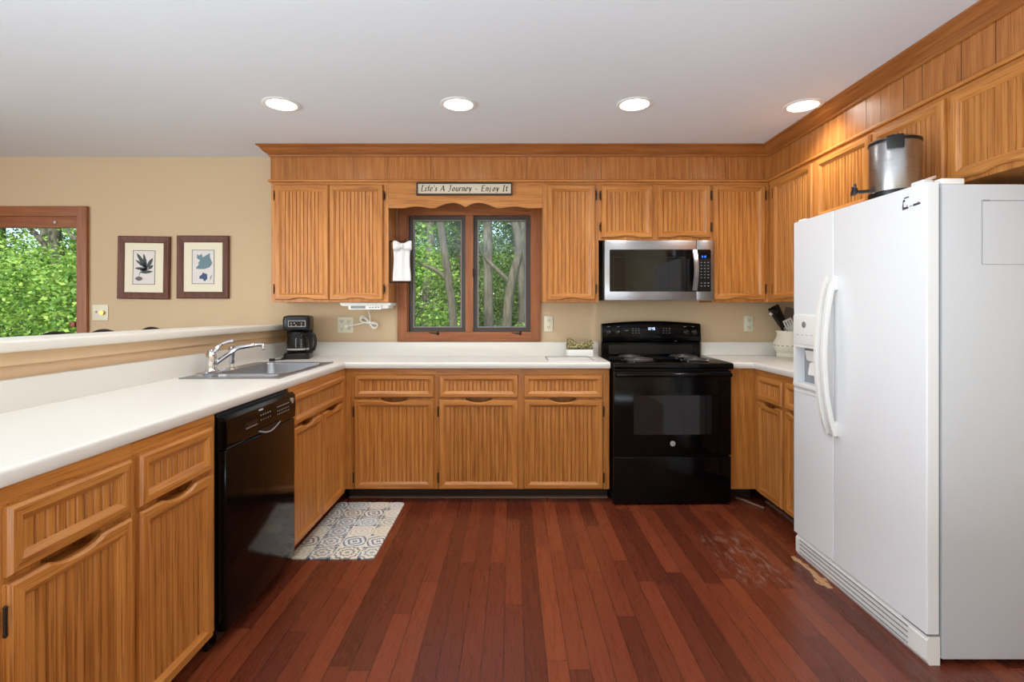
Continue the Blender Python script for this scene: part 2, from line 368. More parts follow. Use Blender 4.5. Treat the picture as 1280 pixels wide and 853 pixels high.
# soffit boarding, crown moulding and the strip under the soffit: one run along the back and right
SX0, SY, SX1 = -1.682, 3.567, 1.79
def run(prof, y_end=.9, closed=True):
    P = lambda d: [(SX0-d, YW), (SX0-d, SY-d), (SX1-d, SY-d), (SX1-d, y_end)]
    lp = []
    cols = list(zip(*[[(x, y, z) for x, y in P(d)] for d, z in prof]))
    return [list(c_) for c_ in cols]
lp = run([(-.02, 2.145), (0, 2.145), (0, CZ), (-.02, CZ)])
m = MB(); m.loops(lp, True, True)
for x in (-1.105, -.87, -.568, .10, .523, .621, 1.237, 1.402, 1.504): m.box(x, SY-.0006, 2.16, x+.0022, SY, 2.33, 1)
for y in (3.30, 2.968, 2.74, 2.586, 2.485, 2.338, 2.233, 2.038, 1.893, 1.6): m.box(SX1-.0006, y, 2.16, SX1, y+.0022, 2.33, 1)
struct('wall_soffit', m, [SOF, TOEK])
prof = [(0, 2.322), (.006, 2.318), (.012, 2.324), (.012, 2.332), (.018, 2.336), (.034, 2.346), (.048, 2.362), (.056, 2.376), (.066, 2.378), (.072, 2.382), (.072, 2.389), (0, 2.389)]
lp = run(prof); m = MB()
for k in range(3): m.loops([lp[k], lp[k+1]], k == 0, k == 2, m=1 if k != 1 else 0)
struct('trim_3', m, [CRX, CRY], smooth=50)
lp = run([(0, 2.142), (.010, 2.142), (.014, 2.147), (.014, 2.156), (.008, 2.160), (0, 2.160)]); m = MB()
for k in range(3): m.loops([lp[k], lp[k+1]], k == 0, k == 2, m=1 if k != 1 else 0)
struct('trim_4', m, [OH, OY])

# ------------------------------------------------------------------ windows
def frame_ring(m, x0, x1, z0, z1, w_, y0, y1, mv=0, mh=1, wb=None, wt=None):
    wb = w_ if wb is None else wb; wt = w_ if wt is None else wt
    m.box(x0, y0, z0, x0+w_, y1, z1, mv); m.box(x1-w_, y0, z0, x1, y1, z1, mv)
    m.box(x0+w_, y0, z1-wt, x1-w_, y1, z1, mh); m.box(x0+w_, y0, z0, x1-w_, y1, z0+wb, mh)
SASHM = mat('bronze_sash', (66, 58, 54), .4); SCREEN = mat('pale_sash_edge', (132, 124, 122), .4, .3)
w1 = bpy.data.objects.new('window_1', None); COL.objects.link(w1); w1['kind'] = 'structure'
m = MB(); frame_ring(m, -.848, .212, 1.018, 2.10, .07, 3.787, YW, wt=.145)
m.box(-.835, 3.778, 1.028, .199, 3.787, 1.04, 1)
obj('casing', m, [WV, WH], w1)
m = MB(); frame_ring(m, -.80, .165, 1.055, 1.985, .03, YW, YW+.15, wb=.035, wt=.03); m.box(-.346, 3.805, 1.09, -.288, YW+.12, 1.955, 0)
obj('jamb', m, [WV, WH], w1)
for a, b in ((-.768, -.346), (-.288, .134)):
    m = MB(); frame_ring(m, a, b, 1.09, 1.955, .036, 3.836, 3.875, 0, 0)
    sash = obj('sash', m, SASHM, w1)
    m = MB(); frame_ring(m, a+.03, b-.03, 1.12, 1.925, .008, 3.828, 3.838, 0, 0); obj('sash_edge', m, SCREEN, sash)
    obj('pane', MB().box(a+.034, 3.85, 1.124, b-.034, 3.854, 1.921), PANE, sash)
    m = MB(); cx = a+.17 if a < -.5 else a+.30
    m.rbox(cx-.045, 3.80, 1.056, cx+.045, 3.828, 1.068, .004); m.tube([(cx-.02, 3.805, 1.068), (cx-.01, 3.79, 1.082), (cx+.05, 3.785, 1.078)], .005, 8); m.lathe([(.007, 1.066), (.009, 1.072), (.008, 1.09), (.002, 1.093)], cx+.05, 3.787, 12)
    obj('crank_handle', m, HINGE, w1)
m = MB(); m.rbox(-.292, 3.795, 1.50, -.276, 3.81, 1.56, .003); m.tube([(-.284, 3.80, 1.53), (-.284, 3.78, 1.52), (-.284, 3.775, 1.49)], .005, 8); obj('sash_lock', m, HINGE, w1)
w2 = bpy.data.objects.new('window_2', None); COL.objects.link(w2); w2['kind'] = 'structure'
m = MB(); frame_ring(m, -4.83, -3.146, .83, 2.02, .074, 3.785, YW); obj('casing', m, [WV, WH], w2)
m = MB(); frame_ring(m, -4.75, -3.20, .90, 1.95, .022, YW, YW+.15); m.box(-4.73, 3.815, 1.868, -3.22, 3.86, 1.93, 1); obj('jamb', m, [WV, WH], w2)
obj('pane', MB().box(-4.73, 3.87, .92, -3.22, 3.874, 1.93), PANE, w2)
m = MB(); m.rbox(-3.29, 3.80, 1.125, -3.25, 3.822, 1.165, .004); obj('latch', m, [WV], w2)
m = MB(); m.rbox(-3.245, 3.80, 1.89, -3.225, 3.815, 1.92, .002); m.disc((-3.40, 1.905), .010, 'y', (3.806, 3.815), 12, 1); obj('bracket', m, [WV, LABELM], w2)

# ------------------------------------------------------------------ cabinets (local frame: x along the run, y=0 face plane, -y towards the room)
def rect_loop(x0, x1, z0, z1, d, y, scoop, dep, n=40):
    a, b, c_, e = x0+d, x1-d, z0+d, z1-d; pts = []
    hw = min(.08, (x1-x0)*.30); xc = (x0+x1)/2
    def bump(x):
        q = abs(x-xc)/hw
        return 0 if q >= 1 else dep*(1-q**2.4)
    for i in range(n): x = a+(b-a)*i/n; pts.append((x, y, c_+(bump(x) if scoop == 'bottom' else 0)))
    pts.append((b, y, c_))
    for i in range(n): x = b+(a-b)*i/n; pts.append((x, y, e-(bump(x) if scoop == 'top' else 0)))
    pts.append((a, y, e))
    return pts
def front(parent, name, x0, x1, z0, z1, fw=.047, scoop=None, hinge=None, th=.02):
    spec = [(0, -.0005), (0, -th*.6), (.006, -th), (fw-.016, -th), (fw-.004, -th*.55), (fw, -th*.42)]
    n = 40; lp = [rect_loop(x0, x1, z0, z1, d, y, scoop if d < .007 else None, .017 if scoop == 'top' else .012) for d, y in spec]
    side = lambda i: 1 if (i < n or n+1 <= i < 2*n+1) else 0
    o = obj(name, MB().loops(lp, True, False, side=side), [OV, OH], parent, smooth=25)
    a, b = x0+fw-.001, x1-fw+.001; yb = -th*.42; gp = .0262; k = max(2, round((b-a)/gp)); gp = (b-a)/k; g = .0042
    poly = [(a, -.001)]; poly.append((a, yb))
    for i in range(1, k): x = a+i*gp; poly += [(x-g, yb), (x-g*.35, yb+.0062), (x+g*.35, yb+.0062), (x+g, yb)]
    poly += [(b, yb), (b, -.001)]
    obj('beadboard_panel', MB().prism(poly, 'z', z0+fw-.001, z1-fw+.001), OV, o, smooth=0)
    if hinge:
        for zc in (z1-.075, z0+.075) if z1-z0 > .3 else (z1-.06, z0+.06):
            hx = x0-.006 if hinge == 'L' else x1+.006; sx = -1 if hinge == 'L' else 1
            m = MB(); m.tube([(hx, -.014, zc-.026), (hx, -.014, zc+.026)], .0038, 8); m.box(min(hx, hx+sx*.007), -.003, zc-.02, max(hx, hx+sx*.007), 0, zc+.02)
            for zz in (zc-.029, zc+.029): m.lathe([(.002, zz-.005), (.0045, zz-.002), (.0045, zz+.002), (.002, zz+.005)], hx, -.014, 8)
            obj('hinge', m, HINGE, o)
    return o
def cabinet(name, label, cat, loc, rot, W, z0, z1, D, fronts, group, toe=False, x0=0, hollow=None):
    r = thing(name, label, cat, loc, rot, group)
    m = MB()
    fr = .0; st = [x0]
    sl = [((f['x0']+f['x1'])/2, min(.086, (f['x1']-f['x0'])*.32)) for f in fronts if f.get('scoop') == 'top']
    if sl:       # finger-pull gaps between drawer and door open into the cabinet
        za, zb = DZ1-.026, RZ0+.006
        m.box(x0, .05, z0, W, D, hollow or z1, 0); m.box(x0, 0, z0, W, .05, za, 0); m.box(x0, 0, zb, W, .05, z1, 0); xa = x0
        for c_, h_ in sorted(sl): m.box(xa, 0, za, c_-h_, .05, zb, 0); xa = c_+h_
        m.box(xa, 0, za, W, .05, zb, 0)
    else: m.box(x0, 0, z0, W, D, z1, 0)
    zr = max(f['z1'] for f in fronts)
    m.box(x0+.0005, -.0008, zr+.004, W-.0005, 0, z1-.0005, 1)
    o = obj('cabinet_body', m, [OV, OH], r, smooth=0)
    if toe:
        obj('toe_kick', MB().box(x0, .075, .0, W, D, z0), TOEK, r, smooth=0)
        obj('shoe_moulding', MB().prism([(.075, .001), (.064, .001), (.066, .007), (.075, .012)], 'x', x0, W), SHOE, r, smooth=0)
    for f in fronts:
        kw = dict(f); nm = kw.pop('n'); front(r, nm, **kw)
    return r
DZ0, DZ1, RZ0, RZ1 = .088, .667, .682, .831      # base door and drawer heights
BG = 'oak base cabinets'; UG = 'oak wall cabinets'
def dd(x0, x1, hinge): return [dict(n='drawer', x0=x0, x1=x1, z0=RZ0, z1=RZ1, fw=.042), dict(n='door', x0=x0, x1=x1, z0=DZ0, z1=DZ1, scoop='top', hinge=hinge)]
YF = 3.337; ZB = .084; ZT = .873
def back(label, X0, X1, d0, d1, hinge):
    return cabinet('base_cabinet', label, 'cabinet', (X0, YF, 0), 0, X1-X0, ZB, ZT, YW-YF-.002, dd(d0-X0, d1-X0, hinge), BG, toe=True)
back('oak base cabinet filling the corner right of the sink run, leftmost under the window', -1.083, -.4905, -1.024, -.5065, 'L')
back('oak base cabinet with drawer and door, middle of the three on the back wall', -.4905, .0586, -.474, .0404, 'L')
back('oak base cabinet with drawer and door directly left of the black range', .0586, .634, .0767, .590, 'R')
XF = -1.083
def left(label, Y0, Y1, fronts, hollow=None): return cabinet('base_cabinet', label, 'cabinet', (XF, Y0, 0), PI/2, Y1-Y0, ZB, ZT, .57, fronts, BG, toe=True, hollow=hollow)
left('oak base cabinet nearest the camera at the left edge of the picture', .90, 1.455, dd(.186, .5385, 'L'))
left('oak base cabinet just in front of the black dishwasher, before the camera side', 1.455, 1.862, dd(.017, .371, None))
left('oak sink base cabinet with one wide false drawer over two doors', 2.478, 3.336, [dict(n='drawer', x0=.022, x1=.774, z0=RZ0, z1=RZ1, fw=.042),
     dict(n='door', x0=.022, x1=.395, z0=DZ0, z1=DZ1, scoop='top'), dict(n='door', x0=.415, x1=.774, z0=DZ0, z1=DZ1, scoop='top')], .66)
XRF = 1.585
r = cabinet('base_cabinet', 'oak base cabinet between the range and the white refrigerator, partly hidden', 'cabinet', (XRF, YF, 0), -PI/2, YF-2.68, ZB, ZT, .562, dd(.062, .355, None)+dd(.39, .64, None), BG, toe=True)
m = MB().box(-.47, -.17, ZB, 0, 0, ZT)       # the blank oak corner panel that faces the room beside the range
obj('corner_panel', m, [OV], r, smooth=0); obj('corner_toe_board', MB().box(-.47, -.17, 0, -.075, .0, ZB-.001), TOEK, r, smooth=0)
m = MB(); m.tube([(-.06, -.10, .008), (.13, -.005, .008)], .008, 6); obj('loose_moulding_strip', m, SHOE, r)

# wall cabinets
UZ0, UZ1 = 1.307, 2.144; YU = 3.567; DT = 2.122; DB = 1.322
def upper(label, X0, X1, doors, z0=UZ0): return cabinet('wall_cabinet', label, 'cabinet', (X0, YU, 0), 0, X1-X0, z0, UZ1-.003, YW-YU-.002, doors, UG)
def ud(x0, x1, hinge, z0=DB): return dict(n='door', x0=x0, x1=x1, z0=z0, z1=DT, scoop='bottom', hinge=hinge)
upper('wide two-door oak wall cabinet left of the window', -1.677, -.861, [ud(.031, .404, 'L'), ud(.409, .782, 'R')])
upper('narrow one-door oak wall cabinet between window and microwave', .214, .603, [ud(.033, .365, 'R')])
upper('short two-door oak wall cabinet directly above the microwave', .603, 1.393, [ud(.018, .375, 'L', 1.752), ud(.408, .775, 'R', 1.752)], 1.737)
upper('one-door oak wall cabinet right of the microwave in the corner', 1.393, 1.788, [ud(.004, .365, 'R')])
def upper_r(label, Y0, Y1, doors, z0=UZ0): return cabinet('wall_cabinet', label, 'cabinet', (1.79, Y0, 0), -PI/2, Y0-Y1, z0, UZ1-.003, XR-1.79-.002, doors, UG)
upper_r('full-height oak wall cabinet on the right wall, nearest the corner', 3.565, 3.01, [ud(.08, .535, 'L')])
upper_r('short oak wall cabinet on the right wall, left of the trash can', 3.01, 2.53, [ud(.02, .47, None, 1.77)], 1.757)
upper_r('short oak wall cabinet on the right wall, behind the stainless trash can', 2.53, 2.09, [ud(.013, .425, None, 1.77)], 1.757)
upper_r('short oak wall cabinet over the refrigerator at the right picture edge', 2.09, 1.15, [ud(.015, .46, None, 1.77), ud(.47, .92, None, 1.77)], 1.757)

# scalloped valance over the window
pts = [(-.861, 1.96), (-.775, 1.96)]
def vz(u):      # u: 0 at the side, 1 at the centre cusp
    if u < .2: return 0
    if u < .53: return .012*math.sin(PI*(u-.2)/.33)
    if u < .6: return 0
    q = (u-.6)/.4
    return .038*math.sin(PI/2*q/.6) if q < .6 else .008+.030*math.cos(PI/2*(q-.6)/.4)
top = [(-.86, 2.141), (.213, 2.141)]; xs = [i/90 for i in range(91)]
bot = [(-.86+1.073*u, 1.962+vz(1-abs(2*u-1))) for u in xs]
m = MB(); n = len(bot)
va = [(x, 3.567, z) for x, z in bot]+[(x, 3.567, 2.141) for x, z in bot]+[(x, 3.586, z) for x, z in bot]+[(x, 3.586, 2.141) for x, z in bot]
fs = []
for i in range(n-1):
    fs += [(i, i+1, n+i+1, n+i), (2*n+i+1, 2*n+i, 3*n+i, 3*n+i+1), (i+1, i, 2*n+i, 2*n+i+1), (n+i, n+i+1, 3*n+i+1, 3*n+i)]
fs += [(0, n, 3*n, 2*n), (n-1, 3*n-1, 4*n-1, 2*n-1)]
m.add(va, fs); tag(obj('valance', m, OH), 'scalloped oak valance board spanning the top of the kitchen window', 'valance')

# ------------------------------------------------------------------ countertops
CT0, CT1 = .874, .914
def nose(front, back_, s=1, r=.012):     # edge profile in (u, z), u growing away from the room when s=+1
    f = front; P = [(back_, CT0), (f+s*.004, CT0), (f, CT0+.006)]
    for k in range(6): a = PI/2*k/5; P.append((f+s*(r-r*math.cos(a)), CT1-r+r*math.sin(a)))
    P.append((back_, CT1)); return P
SK = (-1.60, -1.16, 2.52, 3.24)       # sink cut-out
ct = thing('countertop', 'cream laminate L-shaped countertop under the window and along the sink side', 'countertop', (-1.2, 3.5, 0))
def sh(mb, ox, oy): mb.v = [Vector((p.x-ox, p.y-oy, p.z)) for p in mb.v]; return mb
m = MB()
YE = 3.30
m.prism(nose(-1.075, SK[1], -1), 'y', .2, YE+.0)           # front strip of the sink side
m.box(SK[0], .2, CT0, SK[1], SK[2], CT1); m.box(SK[0], SK[3], CT0, SK[1], YE, CT1); m.box(-1.668, .2, CT0, SK[0], YE, CT1)
m.prism(nose(YE, 3.807, 1), 'x', -1.0905, .634); m.box(-1.668, YE, CT0, -1.0905, 3.807, CT1)
obj('worktop', sh(m, -1.2, 3.5), LAM, ct, smooth=40)
m = MB(); m.rbox(-1.689, .2, CT0, -1.66, 3.79, 1.020, .006, 3); m.rbox(-1.689, 3.79, CT0, .640, 3.809, 1.016, .005, 3)
obj('backsplash', sh(m, -1.2, 3.5), LAM, ct, smooth=40)
c2 = thing('countertop', 'cream laminate corner countertop between range and refrigerator', 'countertop', (1.9, 3.5, 0))
m = MB(); m.prism(nose(YE, 3.807, 1), 'x', 1.417, 1.57); m.box(1.57, YE, CT0, 2.147, 3.807, CT1); m.prism(nose(1.555, 2.147, 1), 'y', 2.68, YE)
m.box(1.555, YE, CT0, 1.575, YE+.01, CT1)
obj('worktop', sh(m, 1.9, 3.5), LAM, c2, smooth=40)
m = MB(); m.rbox(1.40, 3.79, CT1, 2.147, 3.809, 1.016, .005, 3); m.rbox(2.129, 2.68, CT1, 2.149, 3.79, 1.016, .005, 3)
obj('backsplash', sh(m, 1.9, 3.5), LAM, c2, smooth=40)

# ------------------------------------------------------------------ sink and faucet
sk = thing('sink', 'stainless drop-in sink set in the cream counter left of the window', 'sink', (-1.38, 2.88, CT1))
def rr(x0, x1, y0, y1, z, r, n=6):
    out = []
    for cx, cy, a0 in ((x1-r, y1-r, 0), (x0+r, y1-r, PI/2), (x0+r, y0+r, PI), (x1-r, y0+r, 1.5*PI)):
        for k in range(n+1): a = a0+PI/2*k/n; out.append((cx+r*math.cos(a), cy+r*math.sin(a), z))
    return out
def bowl(m, x0, x1, y0, y1, dep):
    m.loops([rr(x0, x1, y0, y1, .006, .04), rr(x0+.004, x1-.004, y0+.004, y1-.004, -.004, .04), rr(x0+.016, x1-.016, y0+.016, y1-.016, -dep+.03, .045), rr(x0+.04, x1-.04, y0+.04, y1-.04, -dep, .05)], False, True)
# rim plate: ring of quads between the outline and the bowls (local coords, origin at the sink centre)
OX0, OX1, OY0, OY1 = -.245, .242, -.385, .385
B1 = (-.155, .205, -.205, .335); B2 = (-.13, .205, -.345, -.235)
m = MB()
for (a, b, c_, d) in ((OX0, OX1, B1[3], OY1), (OX0, B1[0], OY0, B1[3]), (B1[1], OX1, OY0, B1[3]), (B1[0], B1[1], B2[3], B1[2]), (B1[0], B1[1], OY0, B2[2]), (B1[0], B2[0], B2[2], B2[3])):
    m.box(a, c_, .0005, b, d, .006)
obj('rim', m, SINKST, sk, smooth=0)
def corner_fill(m, B):
    x0, x1, y0, y1 = B; r = .04
    for cx, cy, sx, sy, a0 in ((x1, y1, -1, -1, 0), (x0, y1, 1, -1, PI/2), (x0, y0, 1, 1, PI), (x1, y0, -1, 1, 1.5*PI)):
        arc = [(cx+sx*r+r*math.cos(a0+PI/2*k/6), cy+sy*r+r*math.sin(a0+PI/2*k/6), .006) for k in range(7)]
        m.add([(cx, cy, .006)]+arc, [(0, k, k+1) for k in range(1, 7)])
m = MB(); bowl(m, *B1, .17); corner_fill(m, B1); b1 = obj('bowl', m, SINKST, sk, smooth=50)
obj('drain', MB().lathe([(.045, -.169), (.045, -.166), (.036, -.165), (.03, -.168), (.004, -.167)], .03, .06, 24), CHROME, b1)
m = MB(); bowl(m, *B2, .10); corner_fill(m, B2); obj('bowl', m, SINKST, sk, smooth=50)
fa = thing('faucet', 'chrome single-lever faucet with long swivel spout on the sink rim', 'faucet', (-1.575, 2.68, CT1+.006))
m = MB(); m.loops([rr(-.028, .028, -.125, .125, 0, .027), rr(-.028, .028, -.125, .125, .008, .027), rr(-.02, .02, -.115, .115, .014, .02)]); obj('deck_plate', m, CHROME, fa)
m = MB(); m.lathe([(.031, .012), (.028, .022), (.025, .03), (.027, .05), (.027, .085), (.024, .10), (.017, .118), (.005, .126)], 0, 0, 24); obj('faucet_body', m, CHROME, fa)
m = MB(); m.tube(crv([(0, 0, .10), (.018, .01, .118), (.03, .03, .145), (.06, .05, .162), (.085, .06, .166)]), [.011]*12+[.008]*8+[.009]*5, 10); obj('lever', m, CHROME, fa)
m = MB(); m.tube(crv([(.01, .01, .045), (.03, .035, .068), (.055, .07, .096), (.08, .105, .122), (.11, .13, .130), (.15, .155, .136), (.178, .175, .138), (.186, .18, .134)]), [.012]*30+[.010]*13, 10)
sp_ = obj('spout', m, CHROME, fa); obj('aerator', MB().lathe([(.010, .108), (.011, .11), (.011, .136), (.008, .142)], .186, .18, 16), CHROME, sp_)
spr = thing('side_sprayer', 'chrome side sprayer standing beside the sink faucet', 'sprayer', (-1.565, 2.86, CT1+.006))
m = MB(); m.lathe([(.024, 0), (.023, .008), (.013, .014), (.012, .03)], 0, 0, 20); obj('holder', m, CHROME, spr)
m = MB(); m.lathe([(.012, .03), (.015, .04), (.013, .06), (.016, .075), (.017, .098), (.02, .108), (.016, .125), (.006, .13)], 0, 0, 20); m.tube([(.0, 0, .11), (.025, -.004, .122), (.045, -.006, .118)], [.013, .014, .012], 10); obj('spray_head', m, CHROME, spr)

# ------------------------------------------------------------------ dishwasher (local x along +Y world, -y to the room)
dw = thing('dishwasher', 'black built-in dishwasher between the oak cabinets of the sink run', 'dishwasher', (XF, 1.872, 0), PI/2)
Wd = .592
obj('tub_body', MB().box(.002, .0, .03, Wd-.002, .56, .868), BLACKM, dw, smooth=0)
obj('door_panel', MB().rbox(.0, -.038, .07, Wd, -.001, .735, .006, 3), BLACK, dw)
prof = [(-.001, .738), (-.036, .738), (-.040, .745), (-.042, .80), (-.038, .846), (-.026, .858), (-.001, .858)]
cp = obj('control_panel', MB().prism(prof, 'x', 0, Wd), BLACK, dw, smooth=30)
m = MB(); m.prism([(.13, .786), (.22, .786), (.22, .806), (.13, .806)], 'y', -.0428, -.040); obj('vent_slot', m, BLACKM, cp)
m = MB(); m.prism([(.13, .784), (.22, .784), (.22, .7865), (.13, .7865)], 'y', -.0435, -.040); obj('vent_trim', m, GREYM, cp)
m = MB()
for i in range(5):
    for z in (.792, .812): m.box(.25+i*.02, -.0428, z, .256+i*.02, -.040, z+.004)
obj('cycle_legend', m, GREYM, cp); m = MB()
for i in range(7):
    for z in (.785, .800, .818): m.box(.40+i*.018, -.0428, z, .408+i*.018, -.040, z+.003)
obj('option_legend', m, GREYM, cp); obj('name_mark', MB().box(.24, -.0425, .834, .27, -.039, .839), LABELM, cp)
hp = [(.235+.19*k/14, .752-.022*math.sin(PI*k/14)) for k in range(15)]
m = MB(); m.prism(hp+[(.425, .757), (.235, .757)], 'y', -.0432, -.036); obj('handle_recess', m, BLACKM, cp)
m = MB(); m.tube([(x, -.042, z) for x, z in hp], .0035, 8); obj('handle_lip', m, GREYM, cp)
m = MB(); m.disc((.555, .822), .014, 'y', (-.0438, -.040), 24); obj('round_badge', m, SILVER, cp)
obj('toe_panel', MB().box(.0, .03, .0, Wd, .05, .075), BLACKM, dw, smooth=0)

# ------------------------------------------------------------------ range (local: y=0 oven door front, +y to the wall)
rg = thing('range', 'black freestanding electric coil range under the microwave', 'range', (1.027, 3.272, 0), math.radians(1.0))
obj('range_body', MB().box(-.375, .03, .02, .375, .495, .872), BLACKM, rg, smooth=0)
obj('storage_drawer', MB().rbox(-.378, .004, .015, .378, .03, .312, .005, 3), BLACK, rg)
od = obj('oven_door', MB().rbox(-.378, 0, .322, .378, .03, .862, .006, 3), BLACK, rg)
obj('oven_window', MB().prism([(x+.0, z) for x, z in [(-.245, .455), (.245, .455), (.25, .46), (.25, .70), (.245, .705), (-.245, .705), (-.25, .70), (-.25, .46)]], 'y', -.0015, .001), OVENW, od)
m = MB(); m.rbox(-.37, -.042, .826, .37, -.022, .852, .009, 4); m.rbox(-.36, -.03, .83, -.33, .002, .848, .004); m.rbox(.33, -.03, .83, .36, .002, .848, .004); obj('oven_handle', m, BLACK, od)
m = MB(); m.disc((0, .397), .017, 'y', (-.002, .001), 24); bd = obj('round_badge', m, SILVER, od)
m = MB(); m.disc((0, .397), .0125, 'y', (-.0026, -.001), 24); obj('badge_face', m, GREYM, bd)
prof = [(.50, .874), (-.018, .874), (-.024, .88), (-.026, .895), (-.020, .908), (-.010, .912), (.50, .916)]
ck = obj('cooktop', MB().prism(prof, 'x', -.381, .381), BLACK, rg, smooth=40)
for (bx, by, br) in ((-.19, .13, .098), (.19, .13, .078), (-.19, .36, .078), (.19, .36, .098)):
    m = MB(); m.lathe([(br+.012, .9145), (br+.014, .919), (br+.006, .920), (br-.004, .915), (.01, .914)], bx, by, 36); pan = obj('drip_pan', m, CHROME, ck)
    N = 120; turns = 4.2; pts = [(bx+(.018+(br-.02)*k/N)*math.cos(2*PI*turns*k/N), by+(.018+(br-.02)*k/N)*math.sin(2*PI*turns*k/N), .9265) for k in range(N+1)]
    obj('coil_element', MB().tube(pts, .0052, 6), mat('coil_metal', (84, 80, 78), .45, .5) if 'coil_metal' not in MATS else MATS['coil_metal'], pan)
# backguard with arched top
xs = [-.362+.724*k/24 for k in range(25)]
arch = lambda x: 1.150+.020*(1-(x/.362)**2)
m = MB()
secs = []
for x in xs:
    tz = arch(x); sh_ = 0
    secs.append([(x, .512, .915), (x, .485, .915), (x, .485, 1.012), (x, .478, 1.016), (x, .466, 1.022), (x, .462, 1.03), (x, .476, tz-.01), (x, .484, tz), (x, .512, tz)])
m.loops(secs, True, True); bgd = obj('backguard', m, BLACK, rg, smooth=40)
m = MB(); m.box(-.31, .4835, .93, .31, .486, .995); obj('lower_panel', m, BLACKM, bgd)
def by_(z): return .462+.014*(z-1.03)/.12
m = MB(); seg7(m, '12:45', -.028, 1.106, .018, by_(1.106)-.0003); obj('clock_display', m, WLED, bgd)
m = MB()
for cx in (-.11, .115):
    m = MB()
    for i in range(3):
        for z in (1.082, 1.098, 1.114): m.box(cx-.03+i*.022, by_(z)-.0012, z, cx-.022+i*.022, by_(z)+.002, z+.003)
    obj('keypad_legend', m, GREYM, bgd)
for cx in (-.31, -.24, .25, .31): obj('knob_legend', MB().box(cx-.012, by_(1.125)-.001, 1.128, cx+.006, by_(1.125)+.002, 1.131), GREYM, bgd)
obj('lamp_legend', MB().box(-.195, by_(1.1)-.001, 1.10, -.17, by_(1.1)+.002, 1.103), GREYM, bgd)
for cx in (-.31, -.245, .255, .315):
    m = MB(); zc = 1.09
    pr = [(.021, 0), (.021, .008), (.017, .011), (.016, .022), (.012, .024)]
    m.loops([[(cx+r_*math.cos(2*PI*k/20), by_(zc)-d, zc+r_*math.sin(2*PI*k/20)) for k in range(20)] for r_, d in pr]); kb = obj('burner_knob', m, BLACKM, bgd)
    obj('knob_mark', MB().box(cx-.001, by_(zc)-.0248, zc+.002, cx+.001, by_(zc)-.0235, zc+.011), LABELM, kb)

# ------------------------------------------------------------------ microwave
mw = thing('microwave', 'stainless over-the-range microwave below the short oak cabinet', 'microwave', (1.015, 3.53, 1.317))
obj('case', MB().box(-.385, .02, .004, .378, .276, .414), BLACKM, mw, smooth=0)
md = obj('door', MB().rbox(-.377, 0, 0, .256, .02, .415, .004, 2), STEEL, mw)
obj('door_glass', MB().prism([(-.342, .067), (-.336, .061), (.2555, .061), (.2555, .352), (-.336, .352), (-.342, .346)], 'y', -.0015, .002), GLASSB, md)
m = MB(); frame_ring(m, -.318, .18, .082, .30, .003, -.002, 0, 0, 0); obj('window_border', m, BLACKM, md)
ap = obj('control_panel', MB().rbox(.258, 0, 0, .377, .02, .415, .004, 2), STEEL, mw)
obj('keypad_glass', MB().prism([(.2585, .061), (.350, .061), (.356, .067), (.356, .346), (.350, .352), (.2585, .352)], 'y', -.0015, .002), GLASSB, ap)
m = MB(); seg7(m, '8:12', .293, .296, .013, -.0016); obj('display_digits', m, BLUEL, ap)
m = MB()
for i in range(3):
    for k in range(6): m.box(.285+i*.024, -.0022, .26-k*.021, .294+i*.024, -.001, .264-k*.021)
    for k in range(2): m.box(.285+i*.024, -.0022, .118-k*.02, .296+i*.024, -.001, .123-k*.02)
obj('key_legend', m, GREYM, ap)
m = MB(); n_ = 16; lp = []
for k in range(n_+1):
    z = .068+.28*k/n_; q = math.sin(PI*k/n_); y = -.016-.034*q
    lp.append([(.222, y, z), (.226, y-.007, z), (.252, y-.007, z), (.256, y, z), (.252, y+.006, z), (.226, y+.006, z)])
m.loops(lp); m.rbox(.228, -.02, .07, .25, 0, .09, .003); m.rbox(.228, -.02, .326, .25, 0, .346, .003); obj('handle', m, STEEL, md, smooth=40)
